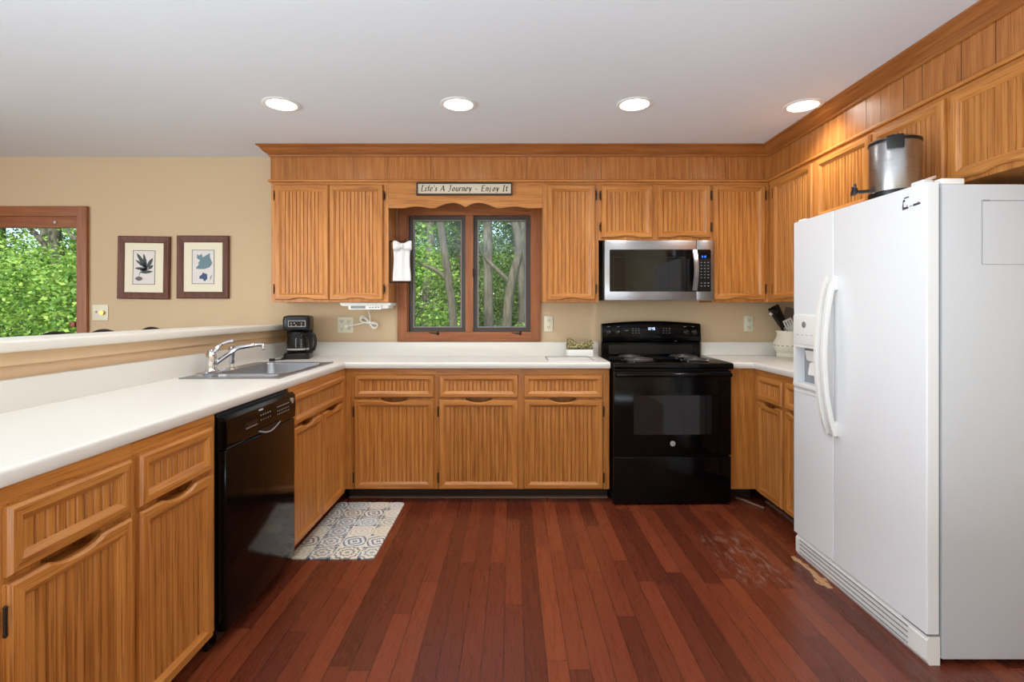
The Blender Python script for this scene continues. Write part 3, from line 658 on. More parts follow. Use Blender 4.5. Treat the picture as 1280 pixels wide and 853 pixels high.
# ------------------------------------------------------------------ lettering with a broad nib
G = {'L': [[(.45,1.5),(.2,1.5),(.12,.0),(.75,.0),(.78,.18)], [(.0,1.5),(.5,1.5)]], 'i': [[(.1,1),(.1,.08),(.25,0)], [(.1,1.35),(.12,1.4)]],
 'f': [[(.5,1.5),(.3,1.5),(.22,1.3),(.22,0)], [(.02,1),(.45,1)]], 'e': [[(.05,.55),(.48,.6),(.45,.95),(.25,1),(.05,.75),(.05,.25),(.25,0),(.5,.15)]],
 "'": [[(.1,1.5),(.08,1.2)]], 's': [[(.42,.88),(.25,1),(.08,.8),(.4,.3),(.25,0),(.04,.12)]], 'A': [[(-.05,0),(.42,1.5),(.85,0)], [(.15,.5),(.7,.5)]],
 'J': [[(.35,1.5),(.35,.2),(.2,-.1),(0,-.02)], [(.1,1.5),(.6,1.5)]], 'o': [[(.28,1),(.06,.75),(.06,.25),(.28,0),(.5,.25),(.5,.75),(.28,1)]],
 'u': [[(.08,1),(.08,.2),(.25,0),(.5,.25)], [(.5,1),(.5,.05),(.6,0)]], 'r': [[(.1,1),(.1,0)], [(.1,.7),(.3,1),(.45,.92)]], 'n': [[(.1,1),(.1,0)], [(.1,.75),(.35,1),(.5,.8),(.5,0)]],
 'y': [[(.06,1),(.3,.1)], [(.56,1),(.25,-.3),(.02,-.42)]], '-': [[(.05,.5),(.4,.5)]], 'E': [[(.75,1.5),(.15,1.5),(.15,0),(.78,0)], [(.15,.78),(.6,.78)]],
 'j': [[(.2,1),(.2,-.25),(.0,-.42)], [(.2,1.35),(.22,1.4)]], 'I': [[(.25,1.5),(.25,0)], [(.05,1.5),(.45,1.5)], [(.05,0),(.45,0)]], 't': [[(.2,1.35),(.2,.12),(.35,0),(.45,.08)], [(.02,1),(.42,1)]],
 'W': [[(0,1.5),(.25,0),(.5,1.1),(.75,0),(1,1.5)]], 'h': [[(.1,1.5),(.1,0)], [(.1,.75),(.35,1),(.5,.8),(.5,0)]], 'l': [[(.12,1.5),(.12,0)]], 'p': [[(.1,1),(.1,-.45)], [(.1,.8),(.32,1),(.52,.7),(.5,.25),(.3,0),(.1,.15)]]}
WD = {'L': .85, 'A': 1.0, 'J': .75, 'E': .95, 'I': .6, 'i': .35, 'f': .5, "'": .25, 's': .55, 't': .5, ' ': .55, '-': .6, 'W': 1.15, 'l': .3, 'r': .52}
def write(mb, txt, x, z, h, y, width=None, slant=.16, nib=.17, th=.0007):
    tot = sum(WD.get(ch, .68)+.12 for ch in txt); sx = (width/tot) if width else h
    nx, nz = nib*.8, nib*.6
    for ch in txt:
        for st in G.get(ch, []):
            for (a, b) in zip(st[:-1], st[1:]):
                qd = [(a[0]-nx/2, a[1]-nz/2), (a[0]+nx/2, a[1]+nz/2), (b[0]+nx/2, b[1]+nz/2), (b[0]-nx/2, b[1]-nz/2)]
                mb.prism([(x+(px+slant*pz)*sx, z+pz*h) for px, pz in qd], 'y', y-th, y)
                for (ex_, ez) in (a, b):
                    e_ = .045
                    mb.prism([(x+(ex_-e_+slant*ez)*sx, z+(ez-e_)*h), (x+(ex_+e_+slant*ez)*sx, z+(ez-e_)*h), (x+(ex_+e_+slant*ez)*sx, z+(ez+e_)*h), (x+(ex_-e_+slant*ez)*sx, z+(ez+e_)*h)], 'y', y-th, y)
        x += (WD.get(ch, .68)+.12)*sx
m = MB(); write(m, 'Whirlpool', -.075, .378, .0085, -.0002, .075, .0, .16); obj('maker_lettering', m, SILVER, md, smooth=0, fix=False)
sg = thing('sign', 'small cream wooden sign reading Life\'s A Journey - Enjoy It on the valance', 'sign', (-.3305, 3.55, 2.092))
m = MB(); frame_ring(m, -.332, .332, -.043, .043, .009, -.008, .016, 0, 0); obj('frame', m, mat('dark_sign_frame', (44, 32, 26), .5), sg)
brd = obj('board', MB().box(-.324, 0, -.036, .324, .015, .036), plaster('cream_sign_board', (214, 204, 182), .7, .1), sg)
m = MB(); write(m, "Life's A Journey - Enjoy It", -.302, -.016, .026, 0, .605, .16, .25); obj('lettering', m, mat('sign_ink', (36, 28, 26), .7), brd, smooth=0, fix=False)

# ------------------------------------------------------------------ refrigerator (local x = towards the camera, y=0 door front, +y to the wall)
fr = thing('refrigerator', 'white side-by-side refrigerator with ice dispenser at the right', 'refrigerator', (1.455, 2.2205, 0), -PI/2)
FW = .4245; SPL = -.0975
obj('cabinet_body', MB().rbox(-FW+.003, .056, .02, FW-.003, .66, 1.694, .006, 2), FRSHADE, fr)
obj('door_gasket', MB().box(-FW+.012, .04, .12, FW-.012, .057, 1.685), GASKET, fr, smooth=0)
def fdoor(x0, x1, cut=None):
    m = MB(); z0, z1, r = .112, 1.70, .037
    ra, rb = (.005 if a > -FW else .012), (r if b >= FW else .005)
    prof = lambda a, b: [(a, .042)]+[(a+ra-ra*math.cos(PI/2*k/6), ra-ra*math.sin(PI/2*k/6)) for k in range(7)]+[(b-rb+rb*math.sin(PI/2*k/6), rb-rb*math.cos(PI/2*k/6)) for k in range(7)]+[(b, .042)]
    P = prof(x0, x1)
    if not cut: m.prism(P, 'z', z0, z1)
    return m, P, z0, z1
m, P, z0, z1 = fdoor(SPL+.002, FW); fd = obj('fresh_food_door', m, WHITE, fr, smooth=40)
# freezer door with a real recess for the dispenser
dx0, dx1, dz0, dz1 = -.395, -.225, .885, 1.076
m = MB(); _, P, z0, z1 = fdoor(-FW, SPL-.002)
m.prism(P, 'z', z0, dz0); m.prism(P, 'z', dz1, z1)
m.prism([p for p in P if p[0] < dx0-.0]+[(dx0, 0), (dx0, .042)], 'z', dz0, dz1)
m.prism([(dx1, .042), (dx1, 0)]+[p for p in P if p[0] > dx1], 'z', dz0, dz1)
fz = obj('freezer_door', m, WHITE, fr, smooth=40)
m = MB(); m.rbox(-.412, -.010, 1.076, -.208, .004, 1.226, .006, 3); dp = obj('dispenser_panel', m, WPLAST, fz)
m = MB(); m.loops([[(-.312+.016*math.cos(2*PI*k/20), y, 1.178+.016*math.sin(2*PI*k/20)) for k in range(20)] for y in (-.010, -.013)]); obj('round_badge', m, SILVER, dp)
m = MB()
for i in range(4): m.box(-.38+i*.04, -.0107, 1.125, -.358+i*.04, -.009, 1.129)
obj('button_legend', m, LABELM, dp)
m = MB(); m.box(dx0, .0405, dz0, dx1, .0418, dz1); rec = obj('dispenser_recess', m, FRSHADE, fz, smooth=0)
m = MB(); m.prism([(.04, 1.05), (.012, 1.05), (.022, 1.0), (.04, .99)], 'x', -.345, -.275); obj('ice_chute', m, WPLAST, fz)
m = MB(); m.prism([(.04, .99), (.03, .985), (.022, .93), (.028, .925), (.04, .98)], 'x', -.335, -.285); obj('dispenser_lever', m, WPLAST, fz)
m = MB(); m.rbox(-.412, -.012, .862, -.208, .004, .887, .005, 2); m.box(-.412, -.004, .838, -.208, .001, .850); obj('drip_tray', m, WPLAST, fz)
m = MB(); frame_ring(m, -.412, -.208, .862, 1.08, .016, -.008, .003, 0, 0); obj('dispenser_frame', m, WPLAST, fz)
def fhandle(xc, par):
    m = MB(); lp = []
    for k in range(25):
        q = k/24; z = .69+.71*q; s_ = math.sin(PI*q)**.7; y = -.010-.052*s_; w_ = .013
        lp.append([(xc-w_, y+.006, z), (xc-w_*.7, y-.008, z), (xc+w_*.7, y-.008, z), (xc+w_, y+.006, z), (xc+w_*.7, y+.014, z), (xc-w_*.7, y+.014, z)])
    m.loops(lp); m.rbox(xc-.013, -.022, 1.34, xc+.013, .002, 1.405, .005); m.rbox(xc-.013, -.022, .685, xc+.013, .002, .75, .005); obj('door_handle', m, WPLAST, par, smooth=45)
fhandle(SPL+.026, fd); fhandle(SPL-.026, fz)
m = MB()      # louvred toe grille
m.prism([(.05, .0), (.012, .0), (.004, .015), (.004, .085), (.014, .1), (.05, .1)], 'x', -FW+.012, FW-.004)
gr = obj('toe_grille', m, WPLAST, fr, smooth=20)
m = MB()
for z in (.022, .042, .062, .082): m.box(-FW+.05, .0025, z, FW-.09, .005, z+.0055)
obj('grille_slot', m, GASKET, gr)
m = MB(); m.box(.30, .008, .1005, FW-.006, .045, .1115); obj('door_stop', m, GASKET, fr)
m = MB(); m.rbox(FW-.09, .012, 1.70, FW-.03, .05, 1.718, .006, 3); m.rbox(FW-.10, .058, 1.694, FW-.006, .14, 1.716, .005, 3); obj('hinge_cover', m, WPLAST, fr)
m = MB(); m.rbox(-FW+.02, .012, 1.70, -FW+.07, .05, 1.712, .005, 3); obj('hinge_cover', m, WPLAST, fr)
m = MB()      # dark residue of a torn-off sticker near the top corner of the door
for (a, b, c_, d) in ((.320, 1.662, .345, 1.668), (.314, 1.650, .326, 1.660), (.312, 1.628, .319, 1.652), (.312, 1.622, .342, 1.632), (.345, 1.628, .36, 1.632), (.362, 1.627, .397, 1.636), (.33, 1.634, .338, 1.638), (.38, 1.636, .392, 1.639)):
    m.prism([(a, b), (c_, b+.002), (c_-.002, d), (a+.003, d-.001)], 'y', -.0006, .001)
obj('sticker_residue', m, SMUDGE, fd)
m = MB(); sx_ = FW-.003   # faint outline left on the side
for (y0, z0_, y1, z1_) in ((.195, 1.634, .40, 1.637), (.195, 1.41, .1975, 1.637), (.195, 1.41, .40, 1.412)): m.box(sx_-.001, y0, z0_, sx_+.0006, y1, z1_)
m.box(sx_-.001, .20, 1.633, sx_+.0008, .225, 1.639); obj('tape_outline', m, FAINT, fr)

# ------------------------------------------------------------------ stainless step can on the refrigerator
tc = thing('trash_can', 'small stainless step trash can standing on top of the refrigerator', 'trash can', (1.622, 2.17, 1.7005), math.radians(158))
tc.location.z = 1.701; tc.scale = (.87, .87, .955)
m = MB(); m.lathe([(.106, 0), (.109, .006), (.109, .046), (.104, .05)], 0, 0, 40); base = obj('base_ring', m, BLACKM, tc)
m = MB(); m.lathe([(.104, .048), (.105, .052), (.105, .255), (.103, .262)], 0, 0, 48); obj('can_body', m, STEEL, tc)
m = MB(); m.lathe([(.104, .262), (.107, .264), (.107, .272), (.098, .280), (.05, .287), (.002, .288)], 0, 0, 48); lid = obj('lid', m, STEEL, tc)
HB = math.radians(77)
m = MB(); lp = []
for k in range(13):
    a = HB+math.radians(-17+34*k/12); rr_ = [(.1045, .222), (.116, .222), (.118, .24), (.116, .275), (.1045, .283)]
    lp.append([(r_*math.cos(a), r_*math.sin(a), z) for r_, z in rr_])
m.loops(lp); obj('hinge_block', m, BLACKM, tc, smooth=40)
m = MB(); lp = []
for k in range(33):
    a = math.radians(-180+360*k/32); lp.append([(r_*math.cos(a), r_*math.sin(a), z) for r_, z in ((.1052, .262), (.1085, .262), (.1085, .272), (.1052, .273))])
m.loops(lp, False, False); obj('lid_band', m, BLACKM, tc)
m = MB(); m.box(.10, -.012, .058, .165, .012, .070); m.rbox(.158, -.034, .052, .178, .034, .078, .005, 2); m.tube([(.165, -.026, .075), (.17, -.022, .094)], .006, 6); m.tube([(.165, .008, .075), (.168, .012, .10)], .007, 6); obj('pedal', m, BLACKM, tc)

# ------------------------------------------------------------------ coffee maker
cm = thing('coffee_maker', 'black drip coffee maker with glass carafe in the counter corner', 'coffee maker', (-1.50, 3.60, CT1), math.radians(14))
m = MB(); m.loops([rr(-.085, .085, -.115, .115, 0, .03), rr(-.085, .085, -.115, .115, .03, .03), rr(-.078, .078, -.108, .108, .038, .028)]); obj('base', m, BLACKM, cm, smooth=40)
m = MB(); m.loops([rr(-.085, .085, .035, .115, .03, .02), rr(-.085, .085, .035, .115, .20, .02), rr(-.085, .085, .03, .115, .22, .02)]); obj('water_column', m, BLACKM, cm, smooth=40)
m = MB(); m.loops([rr(-.07, .07, -.09, .10, .195, .035), rr(-.088, .088, -.112, .115, .205, .035), rr(-.09, .09, -.115, .115, .27, .035), rr(-.085, .085, -.11, .113, .292, .035), rr(-.06, .06, -.09, .10, .30, .03)]); hp_ = obj('brew_head', m, BLACKM, cm, smooth=40)
m = MB(); frame_ring(m, -.05, .062, .222, .266, .005, -.118, -.113, 0, 0); obj('panel_border', m, GREYM, hp_)
m = MB(); m.box(-.046, -.1165, .226, .058, -.113, .262); pn = obj('button_panel', m, GLASSB, hp_)
m = MB()
for x, z in ((-.03, .248), (-.03, .234), (.0, .234), (.035, .234), (.035, .248), (-.01, .248)): m.rbox(x-.004, -.118, z-.003, x+.004, -.116, z+.002, .001)
obj('button', m, LABELM, pn)
obj('warming_plate', MB().lathe([(.066, .038), (.066, .042), (.05, .0425)], 0, -.045, 28), HINGE, cm)
cf = obj('carafe', MB().lathe([(.05, .043), (.068, .048), (.074, .075), (.073, .11), (.062, .15), (.052, .17), (.052, .178)], 0, -.045, 36, caps=False), CARAFE, cm)
m = MB(); m.lathe([(.053, .168), (.056, .172), (.055, .185), (.045, .192), (.01, .194)], 0, -.045, 32); obj('carafe_lid', m, BLACKM, cf)
m = MB(); m.tube(crv([(.05, -.06, .18), (.085, -.075, .178), (.115, -.085, .16), (.122, -.088, .11), (.112, -.085, .068), (.095, -.075, .062)]), [.010]*31, 8); obj('carafe_handle', m, BLACKM, cf)
m = MB(); m.lathe([(.0735, .062), (.0748, .063), (.0748, .073), (.0738, .074)], 0, -.045, 36); obj('carafe_band', m, SILVER, cf)
m = MB()
for k in range(5):
    a = -1.2; m.box(.026, -.1145+.0012*k, .085+k*.012, .04, -.113+.0012*k, .087+k*.012)
m.box(-.001, -.1205, .08, .001, -.119, .14); obj('measure_mark', m, LABELM, cf)
m = MB(); m.tube(crv([(-.06, .02, .006), (-.10, -.06, .006), (-.07, -.14, .006), (-.125, -.20, .007)]), .004, 6); m.rbox(-.15, -.215, .0, -.115, -.19, .018, .004); obj('power_cord', m, BLACKM, cm)

# ------------------------------------------------------------------ under-cabinet radio with tied cord
rd = thing('under_cabinet_radio', 'white slim radio mounted under the wall cabinet left of the window', 'radio', (-1.032, 3.60, 1.306))
m = MB(); m.prism([(-.178, -.003), (.178, -.003), (.178, -.018), (.16, -.026), (-.16, -.026), (-.178, -.014)], 'y', 0, .17); rb = obj('radio_body', m, WPLAST, rd)
m = MB(); m.rbox(-.115, -.012, -.052, .115, .15, -.02, .004); m.rbox(.115, -.004, -.044, .165, .14, -.022, .004); obj('radio_face', m, WPLAST, rd)
m = MB(); m.box(-.098, -.0135, -.044, .005, -.011, -.026); lc = obj('display_window', m, mat('lcd_grey', (120, 132, 130), .3), rd)
m = MB()
for x in (.03, .05, .07, .09): m.rbox(x, -.0145, -.04, x+.012, -.011, -.032, .001)
obj('radio_button', m, GASKET, rd)
m = MB(); pts = [(.0, .06, -.045), (-.004, .12, -.09), (-.012, .165, -.125), (-.02, .172, -.15)]
def loop8(cx, cz, L, hgt, ang_, n_=28, ph=0):
    out = []
    for k in range(n_+1):
        a = 2*PI*k/n_+ph; x = L*math.cos(a); z = hgt*math.sin(2*a); out.append((cx+x*math.cos(ang_)-z*math.sin(ang_), .176+.006*math.sin(a*3), cz+x*math.sin(ang_)+z*math.cos(ang_)))
    return out
pts = crv(pts)+loop8(-.035+.01, -.145, .07, .022, -.5, ph=.4)+loop8(-.035+.01, -.148, .066, .017, -.42, ph=.4)+crv([(-.06, .18, -.15), (-.13, .186, -.165), (-.188, .186, -.175)])
m.tube(pts, .0042, 6); obj('power_cord', m, WPLAST, rd, smooth=60)
m = MB(); m.rbox(-.205, .178, -.187, -.178, .2, -.163, .004); obj('plug', m, WPLAST, rd)

# ------------------------------------------------------------------ outlets, switch plate
def plate(name, label, x, z, w_, h_, kind):
    r = thing(name, label, 'switch' if 'switch' in name else 'outlet', (x, YW, z))
    pl = obj('cover_plate', MB().rbox(-w_/2, -.007, -h_/2, w_/2, -.0005, h_/2, .003, 2), IVORY, r)
    for kx, kd in kind:
        if kd == 'o':
            for s_ in (-1, 1):
                q = obj('receptacle', MB().rbox(kx-.016, -.009, s_*.026-.017, kx+.016, -.004, s_*.026+.017, .004, 2), IVORY, r)
                m = MB(); m.box(kx-.008, -.0096, s_*.026-.003, kx-.005, -.008, s_*.026+.008); m.box(kx+.005, -.0096, s_*.026-.003, kx+.008, -.008, s_*.026+.008); m.disc((kx, s_*.026-.009), .003, 'y', (-.0096, -.008), 10); obj('slot', m, SLOT, q)
        if kd == 't': obj('toggle', MB().rbox(kx-.005, -.02, -.004, kx+.005, -.005, .014, .002), IVORY, r)
        if kd == 'd': obj('dimmer_knob', MB().disc((kx, 0), .017, 'y', (-.024, -.005), 24), BRASS if x < -3 else IVORY, r)
    return r
plate('wall_outlet', 'wide ivory outlet plate behind the coffee maker, white plug in it', -1.238, 1.140, .118, .118, [(-.026, 'o'), (.026, 'o')])
plate('wall_outlet', 'ivory outlet just right of the kitchen window', .271, 1.149, .066, .114, [(0, 'o')])
plate('wall_outlet', 'ivory outlet on the wall right of the black range', 1.759, 1.149, .07, .116, [(0, 'o')])
plate('wall_switch', 'ivory switch plate with dimmer on the dining wall beside the window', -3.06, 1.232, .118, .118, [(-.028, 't'), (.022, 'd')])

# ------------------------------------------------------------------ framed prints
PFR = oak('dark_picture_wood', 'z', [(.22, (66, 34, 22)), (.5, (98, 54, 36)), (.8, (126, 76, 52))], .55)
MATB = mat('cream_mat_board', (236, 230, 206), .8); PAPER = mat('print_paper', (226, 222, 218), .8); PLINE = mat('print_line', (84, 78, 66), .8)
def leafshape(m, base, tip, wd, y, lob=0):
    bx, bz = base; tx, tz = tip; dx, dz = tx-bx, tz-bz; L = math.hypot(dx, dz); nx, nz = -dz/L, dx/L; a = []; b = []
    for k in range(13):
        q = k/12; wv = wd*math.sin(PI*min(1, q*1.0))**.8*(1+lob*math.sin(q*26))
        a.append((bx+dx*q+nx*wv, bz+dz*q+nz*wv)); b.append((bx+dx*q-nx*wv, bz+dz*q-nz*wv))
    m.prism(a+b[::-1][1:-1], 'y', y-.0006, y)
def picture(label, xc, zc, kind, tilt):
    r = thing('framed_print', label, 'picture', (xc, YW-.001, zc), 0, 'framed leaf prints on the dining wall'); r.rotation_euler = (0, tilt, 0)
    W_, H_ = .193, .233; m = MB()
    spec = [(0, 0), (0, -.016), (.006, -.022), (.018, -.020), (.044, -.014), (.050, -.010)]
    m.loops([[(-W_+d, y, -H_+d), (W_-d, y, -H_+d), (W_-d, y, H_-d), (-W_+d, y, H_-d)] for d, y in spec], True, False); obj('frame', m, PFR, r, smooth=0)
    obj('mat_board', MB().box(-W_+.048, -.009, -H_+.048, W_-.048, -.003, H_-.048), MATB, r)
    pr = obj('print', MB().box(-.083, -.0098, -.125, .083, -.008, .128), PAPER, r)
    m = MB(); frame_ring(m, -.083, .083, -.125, .128, .0035, -.0105, -.009, 0, 0); obj('border_line', m, PLINE, pr)
    m = MB()
    if kind == 0:
        for tip, wd in (((-.055, .108), .014), ((-.005, .105), .011), ((.065, .072), .013), ((-.065, .058), .010), ((.068, .02), .011), ((-.068, -.004), .011), ((-.03, -.02), .010)):
            leafshape(m, (.03, -.012) if tip[1] < .06 else (.02, -.005), tip, wd, -.0099, .12)
        leafshape(m, (-.03, -.035), (.066, -.028), .012, -.0099); m.prism([(-.028, -.03), (-.024, -.03), (-.034, -.062), (-.038, -.062)], 'y', -.0105, -.0099)
        obj('leaf_drawing', m, mat('charcoal_green_ink', (74, 84, 82), .8), pr)
        m = MB(); leafshape(m, (-.066, -.082), (-.006, -.082), .016, -.0099, .1); obj('nut_drawing', m, mat('mauve_ink', (120, 108, 110), .8), pr)
    else:
        P_ = [(-.045, .098), (-.03, .085), (-.012, .10), (-.002, .072), (.022, .088), (.05, .105), (.05, .075), (.068, .03), (.05, .0), (.012, -.014), (-.04, -.014), (-.055, -.006), (-.03, .02), (-.038, .03), (-.022, .05), (-.046, .066)]
        m.prism(P_, 'y', -.0105, -.0099); obj('leaf_drawing', m, mat('teal_ink', (112, 140, 150), .8), pr)
        m = MB(); m.prism([(-.025, -.066), (-.008, -.055), (-.002, -.04), (.012, -.046), (.03, -.052), (.032, -.085), (.015, -.105), (.004, -.10), (.0, -.088), (-.028, -.086)], 'y', -.0105, -.0099); m.prism([(.056, -.07), (.064, -.055), (.062, -.075), (.052, -.10)], 'y', -.0105, -.0099)
        obj('small_leaf_drawing', m, mat('navy_ink', (74, 88, 124), .8), pr)
    return r
picture('brown framed print of a dark grey leaf with a nut, left of the pair', -2.731, 1.566, 0, math.radians(.9))
picture('brown framed print of a teal lobed leaf, right of the pair', -2.292, 1.570, 1, math.radians(.3))

# ------------------------------------------------------------------ towel holder and hand towel by the window
th_ = thing('towel_holder', 'dark wire towel frame fixed to the cabinet side by the window', 'towel holder', (-.861, 3.60, 1.0))
m = MB(); m.tube([(.002, 0, .735), (.14, 0, .735), (.15, 0, .73), (.15, 0, .455), (.145, 0, .447), (.002, 0, .447)], .0045, 8); m.tube([(.003, 0, .741), (.003, 0, .441)], .0045, 8); m.tube([(.112, 0, .735), (.112, 0, .752)], .004, 6); obj('wire_frame', m, HINGE, th_)
tw = thing('hand_towel', 'white hand towel tied with a bow hanging in the wire frame', 'towel', (-.861, 3.575, 1.0))
m = MB(); nx_ = 14; lp = []
for k in range(12):
    z = .455+.262*k/11; wdt = .058+.004*math.cos(k*.5); row = []
    for i in range(nx_+1):
        u = i/nx_*2-1; row.append((.092+u*wdt, -.006-.005*math.cos(u*7)-.004*(1-u*u), z))
    for i in range(nx_+1):
        u = 1-i/nx_*2; row.append((.092+u*wdt, .012+.003*math.cos(u*7), z))
    lp.append(row)
m.loops(lp); body = obj('towel_body', m, CLOTH, tw, smooth=60)
m = MB()
for s_ in (-1, 1):
    lp = []
    for k in range(9):
        q = k/8; hh = .008+.026*math.sin(PI*min(1, q*.62+.05)); dd_ = .007+.010*math.sin(PI*q*.8)
        lp.append([(.10+s_*(.006+.058*q)+.0, -.02+dd_*math.sin(a)*1.0, .695+.006*q+hh*math.cos(a)) for a in [2*PI*j/14 for j in range(14)]])
    m.loops(lp)
m.lathe([(.004, .682), (.011, .688), (.011, .702), (.004, .708)], .10, -.026, 14); obj('bow', m, CLOTH, tw, smooth=60)

# ------------------------------------------------------------------ small things on the counter
bx = thing('storage_box', 'low white box against the backsplash beside the range', 'box', (.488, 3.715, CT1+.0075))
obj('box_body', MB().rbox(-.095, -.05, .0, .095, .05, .052, .006, 3), WPLAST, bx)
obj('box_base', MB().box(-.09, -.045, -.0012, .09, .045, .001), GASKET, bx)
bx.location.z = CT1+.0012
m = MB(); lp = []
for k in range(25):
    q = k/24; x = -.092+.184*q; rw = .043*(1-.12*math.sin(q*9)); rh = .030+.006*math.sin(q*7+1)-(.010 if q > .5 else 0)*(q-.5)
    wob = .004*math.sin(q*13)
    ring = []
    for j in range(20):
        a = 2*PI*j/20; f_ = 1+.09*math.sin(a*5+q*6)
        ring.append((x+.004*math.sin(a*3), rw*math.cos(a)*f_, max(.0, rh+.0+rh*math.sin(a)*f_)+wob*max(0, math.sin(a))))
    lp.append(ring)
m.loops(lp)
OLV = mat('olive_print_cloth', (128, 120, 78), .95); t = NT(OLV); nz = t.n('TexNoise', i_Vector=t.n('TexCoord').outputs['Object'], i_Scale=85.0, i_Detail=3.0).outputs[0]
t.link(t.ramp(nz, [(.38, (78, 74, 46)), (.52, (134, 124, 82)), (.62, (190, 178, 132))]), t.b.inputs['Base Color'])
cl = obj('kitchen_cloth', m, OLV, smooth=60); cl.location = (.492, 3.715, CT1+.0545); tag(cl, 'olive patterned cloth rolled up on the white box', 'cloth')
cb = thing('cutting_board', 'white glass cutting board with grey rim left of the range', 'cutting board', (.388, 3.525, CT1))
obj('board', MB().rbox(-.153, -.178, .0005, .153, .135, .007, .0025, 2), mat('white_glass', (238, 236, 230), .15), cb)
m = MB(); frame_ring(m, -.152, .152, -.177, .134, .006, 0, .001, 0, 0)
m.v = [Vector((p.x, p.z, .0070+p.y)) for p in m.v]; obj('rim_line', m, GREYL, cb)

ck_ = thing('utensil_crock', 'cream stoneware utensil crock on the corner counter by the refrigerator', 'crock', (1.995, 3.67, CT1))
CRK = mat('cream_stoneware', (230, 224, 204), .3)
m = MB(); m.lathe([(.088, 0), (.093, .006), (.093, .022), (.086, .03), (.10, .05), (.113, .075), (.112, .098), (.10, .125), (.09, .148), (.088, .17), (.094, .186), (.096, .19), (.090, .19), (.084, .172), (.086, .15), (.10, .10), (.09, .04), (.01, .03)], 0, 0, 44); cr = obj('pot', m, CRK, ck_, smooth=60)
m = MB()
for k in range(22):
    a = 2*PI*k/22; a2 = a+.11
    m.add([(.1138*math.cos(q), .1138*math.sin(q), z) for q, z in ((a, .083), (a2, .081), (a2+.02, .086), (a, .089))], [(0, 1, 2, 3)])
obj('painted_band', m, mat('slate_glaze', (110, 112, 108), .4), cr, fix=False)
CX, CY, CZ0 = 1.995, 3.67, CT1
def utensil(name, label, foot, top, build):
    r = thing(name, label, 'utensil', (CX+foot[0], CY+foot[1], CZ0+.036), 0, 'utensils in the cream crock')
    d = Vector((top[0]-foot[0], top[1]-foot[1], top[2]-.036)); build(r, d); return r
def u_ladle(r, d):
    m = MB(); m.tube([(0, 0, 0), d*.55, d*.93], [.007, .008, .012], 10); obj('handle', m, BLACKM, r)
    e = d; m = MB(); m.M = Matrix.Translation(e)@Matrix.Rotation(math.radians(40), 4, 'Y')
    m.loops([[(.030*s_*math.cos(2*PI*k/16), .026*s_*math.sin(2*PI*k/16), z) for k in range(16)] for s_, z in ((.2, -.02), (.8, -.008), (1, .012), (.9, .02), (.2, .022))]); obj('bowl', m, BLACKM, r)
    m = MB(); m.M = Matrix.Translation(e+Vector((-.022, -.012, -.01)))@Matrix.Rotation(math.radians(-50), 4, 'Y'); m.lathe([(.008, -.016), (.013, -.012), (.013, .012), (.008, .016)], 0, 0, 14); obj('steel_tip', m, CHROME, r)
def u_turner(w_, l_, matl, hm, slots=0, tilt=0):
    def f(r, d):
        m = MB(); m.tube([(0, 0, 0), d*.6, d*.78], [.006, .006, .005], 8); obj('handle', m, hm, r)
        dn = d.normalized(); sx = Vector((1, 0, 0)); sx = (sx-dn*sx.dot(dn)).normalized(); sy = dn.cross(sx)
        R = Matrix((sx, sy, dn)).transposed().to_4x4(); m = MB(); m.M = Matrix.Translation(d)@R@Matrix.Rotation(tilt, 4, 'Y')
        b, tp = -l_*.45, l_*.55; th = .0025
        if slots:
            k = slots; bw = w_/(2*k+1)
            for i in range(k+1): x = -w_/2+i*2*bw; m.box(x, -th, b, x+bw, th, tp)
            m.box(-w_/2, -th, b, w_/2, th, b+l_*.28); m.box(-w_/2, -th, tp-l_*.16, w_/2, th, tp)
        else: m.prism([(-w_*.38, b), (w_*.38, b), (w_/2, tp-.01), (w_*.45, tp), (-w_*.45, tp), (-w_/2, tp-.01)], 'y', -th, th)
        m.prism([(-w_*.2, b-.03), (w_*.2, b-.03), (w_*.4, b+.002), (-w_*.4, b+.002)], 'y', -th, th); obj('blade', m, matl, r)
    return f
def u_whisk(r, d):
    m = MB(); m.tube([(0, 0, 0), d*.55], .007, 8); obj('handle', m, STEEL, r)
    dn = d.normalized(); m = MB(); a0 = d*.55
    for k in range(5):
        a = PI*k/5; q = Vector((math.cos(a), math.sin(a), 0)); pts = [a0+dn*(.11*math.sin(PI*j/14))+q*(.028*math.cos(PI*j/14)) for j in range(15)]
        m.tube(pts, .0013, 5)
    obj('wires', m, STEEL, r)
TAUPE = mat('taupe_nylon', (112, 100, 88), .5)
utensil('ladle', 'black ladle with steel tip leaning left out of the cream crock', (.03, .0), (-.135, -.02, .325), u_ladle)
utensil('spoon', 'broad black nylon spoon behind the slotted turner in the crock', (.02, .02), (-.072, .03, .295), u_turner(.085, .14, BLACKM, BLACKM, 0, -.15))
utensil('turner', 'white slotted turner at the front of the cream crock', (.02, -.03), (-.036, -.05, .235), u_turner(.062, .075, WPLAST, WPLAST, 3, -.2))
utensil('turner', 'tall taupe solid turner leaning back in the cream crock', (-.01, .035), (.012, .045, .30), u_turner(.07, .10, TAUPE, TAUPE, 0, .2))
utensil('whisk', 'steel wire whisk on the right of the cream crock', (-.005, -.03), (.045, -.06, .25), u_whisk)

# ------------------------------------------------------------------ mat on the floor
rug = MB(); rug.loops([rr(-.215, .215, -.375, .375, z, .03) if d == 0 else rr(-.215+d, .215-d, -.375+d, .375-d, z, .03) for z, d in ((.0005, 0), (.007, 0), (.010, .006))])
ro = obj('kitchen_mat', rug, RUG, smooth=40); ro.location = (-.907, 2.937, 0); tag(ro, 'cushioned floor mat printed with patchwork tiles in front of the sink base', 'mat')

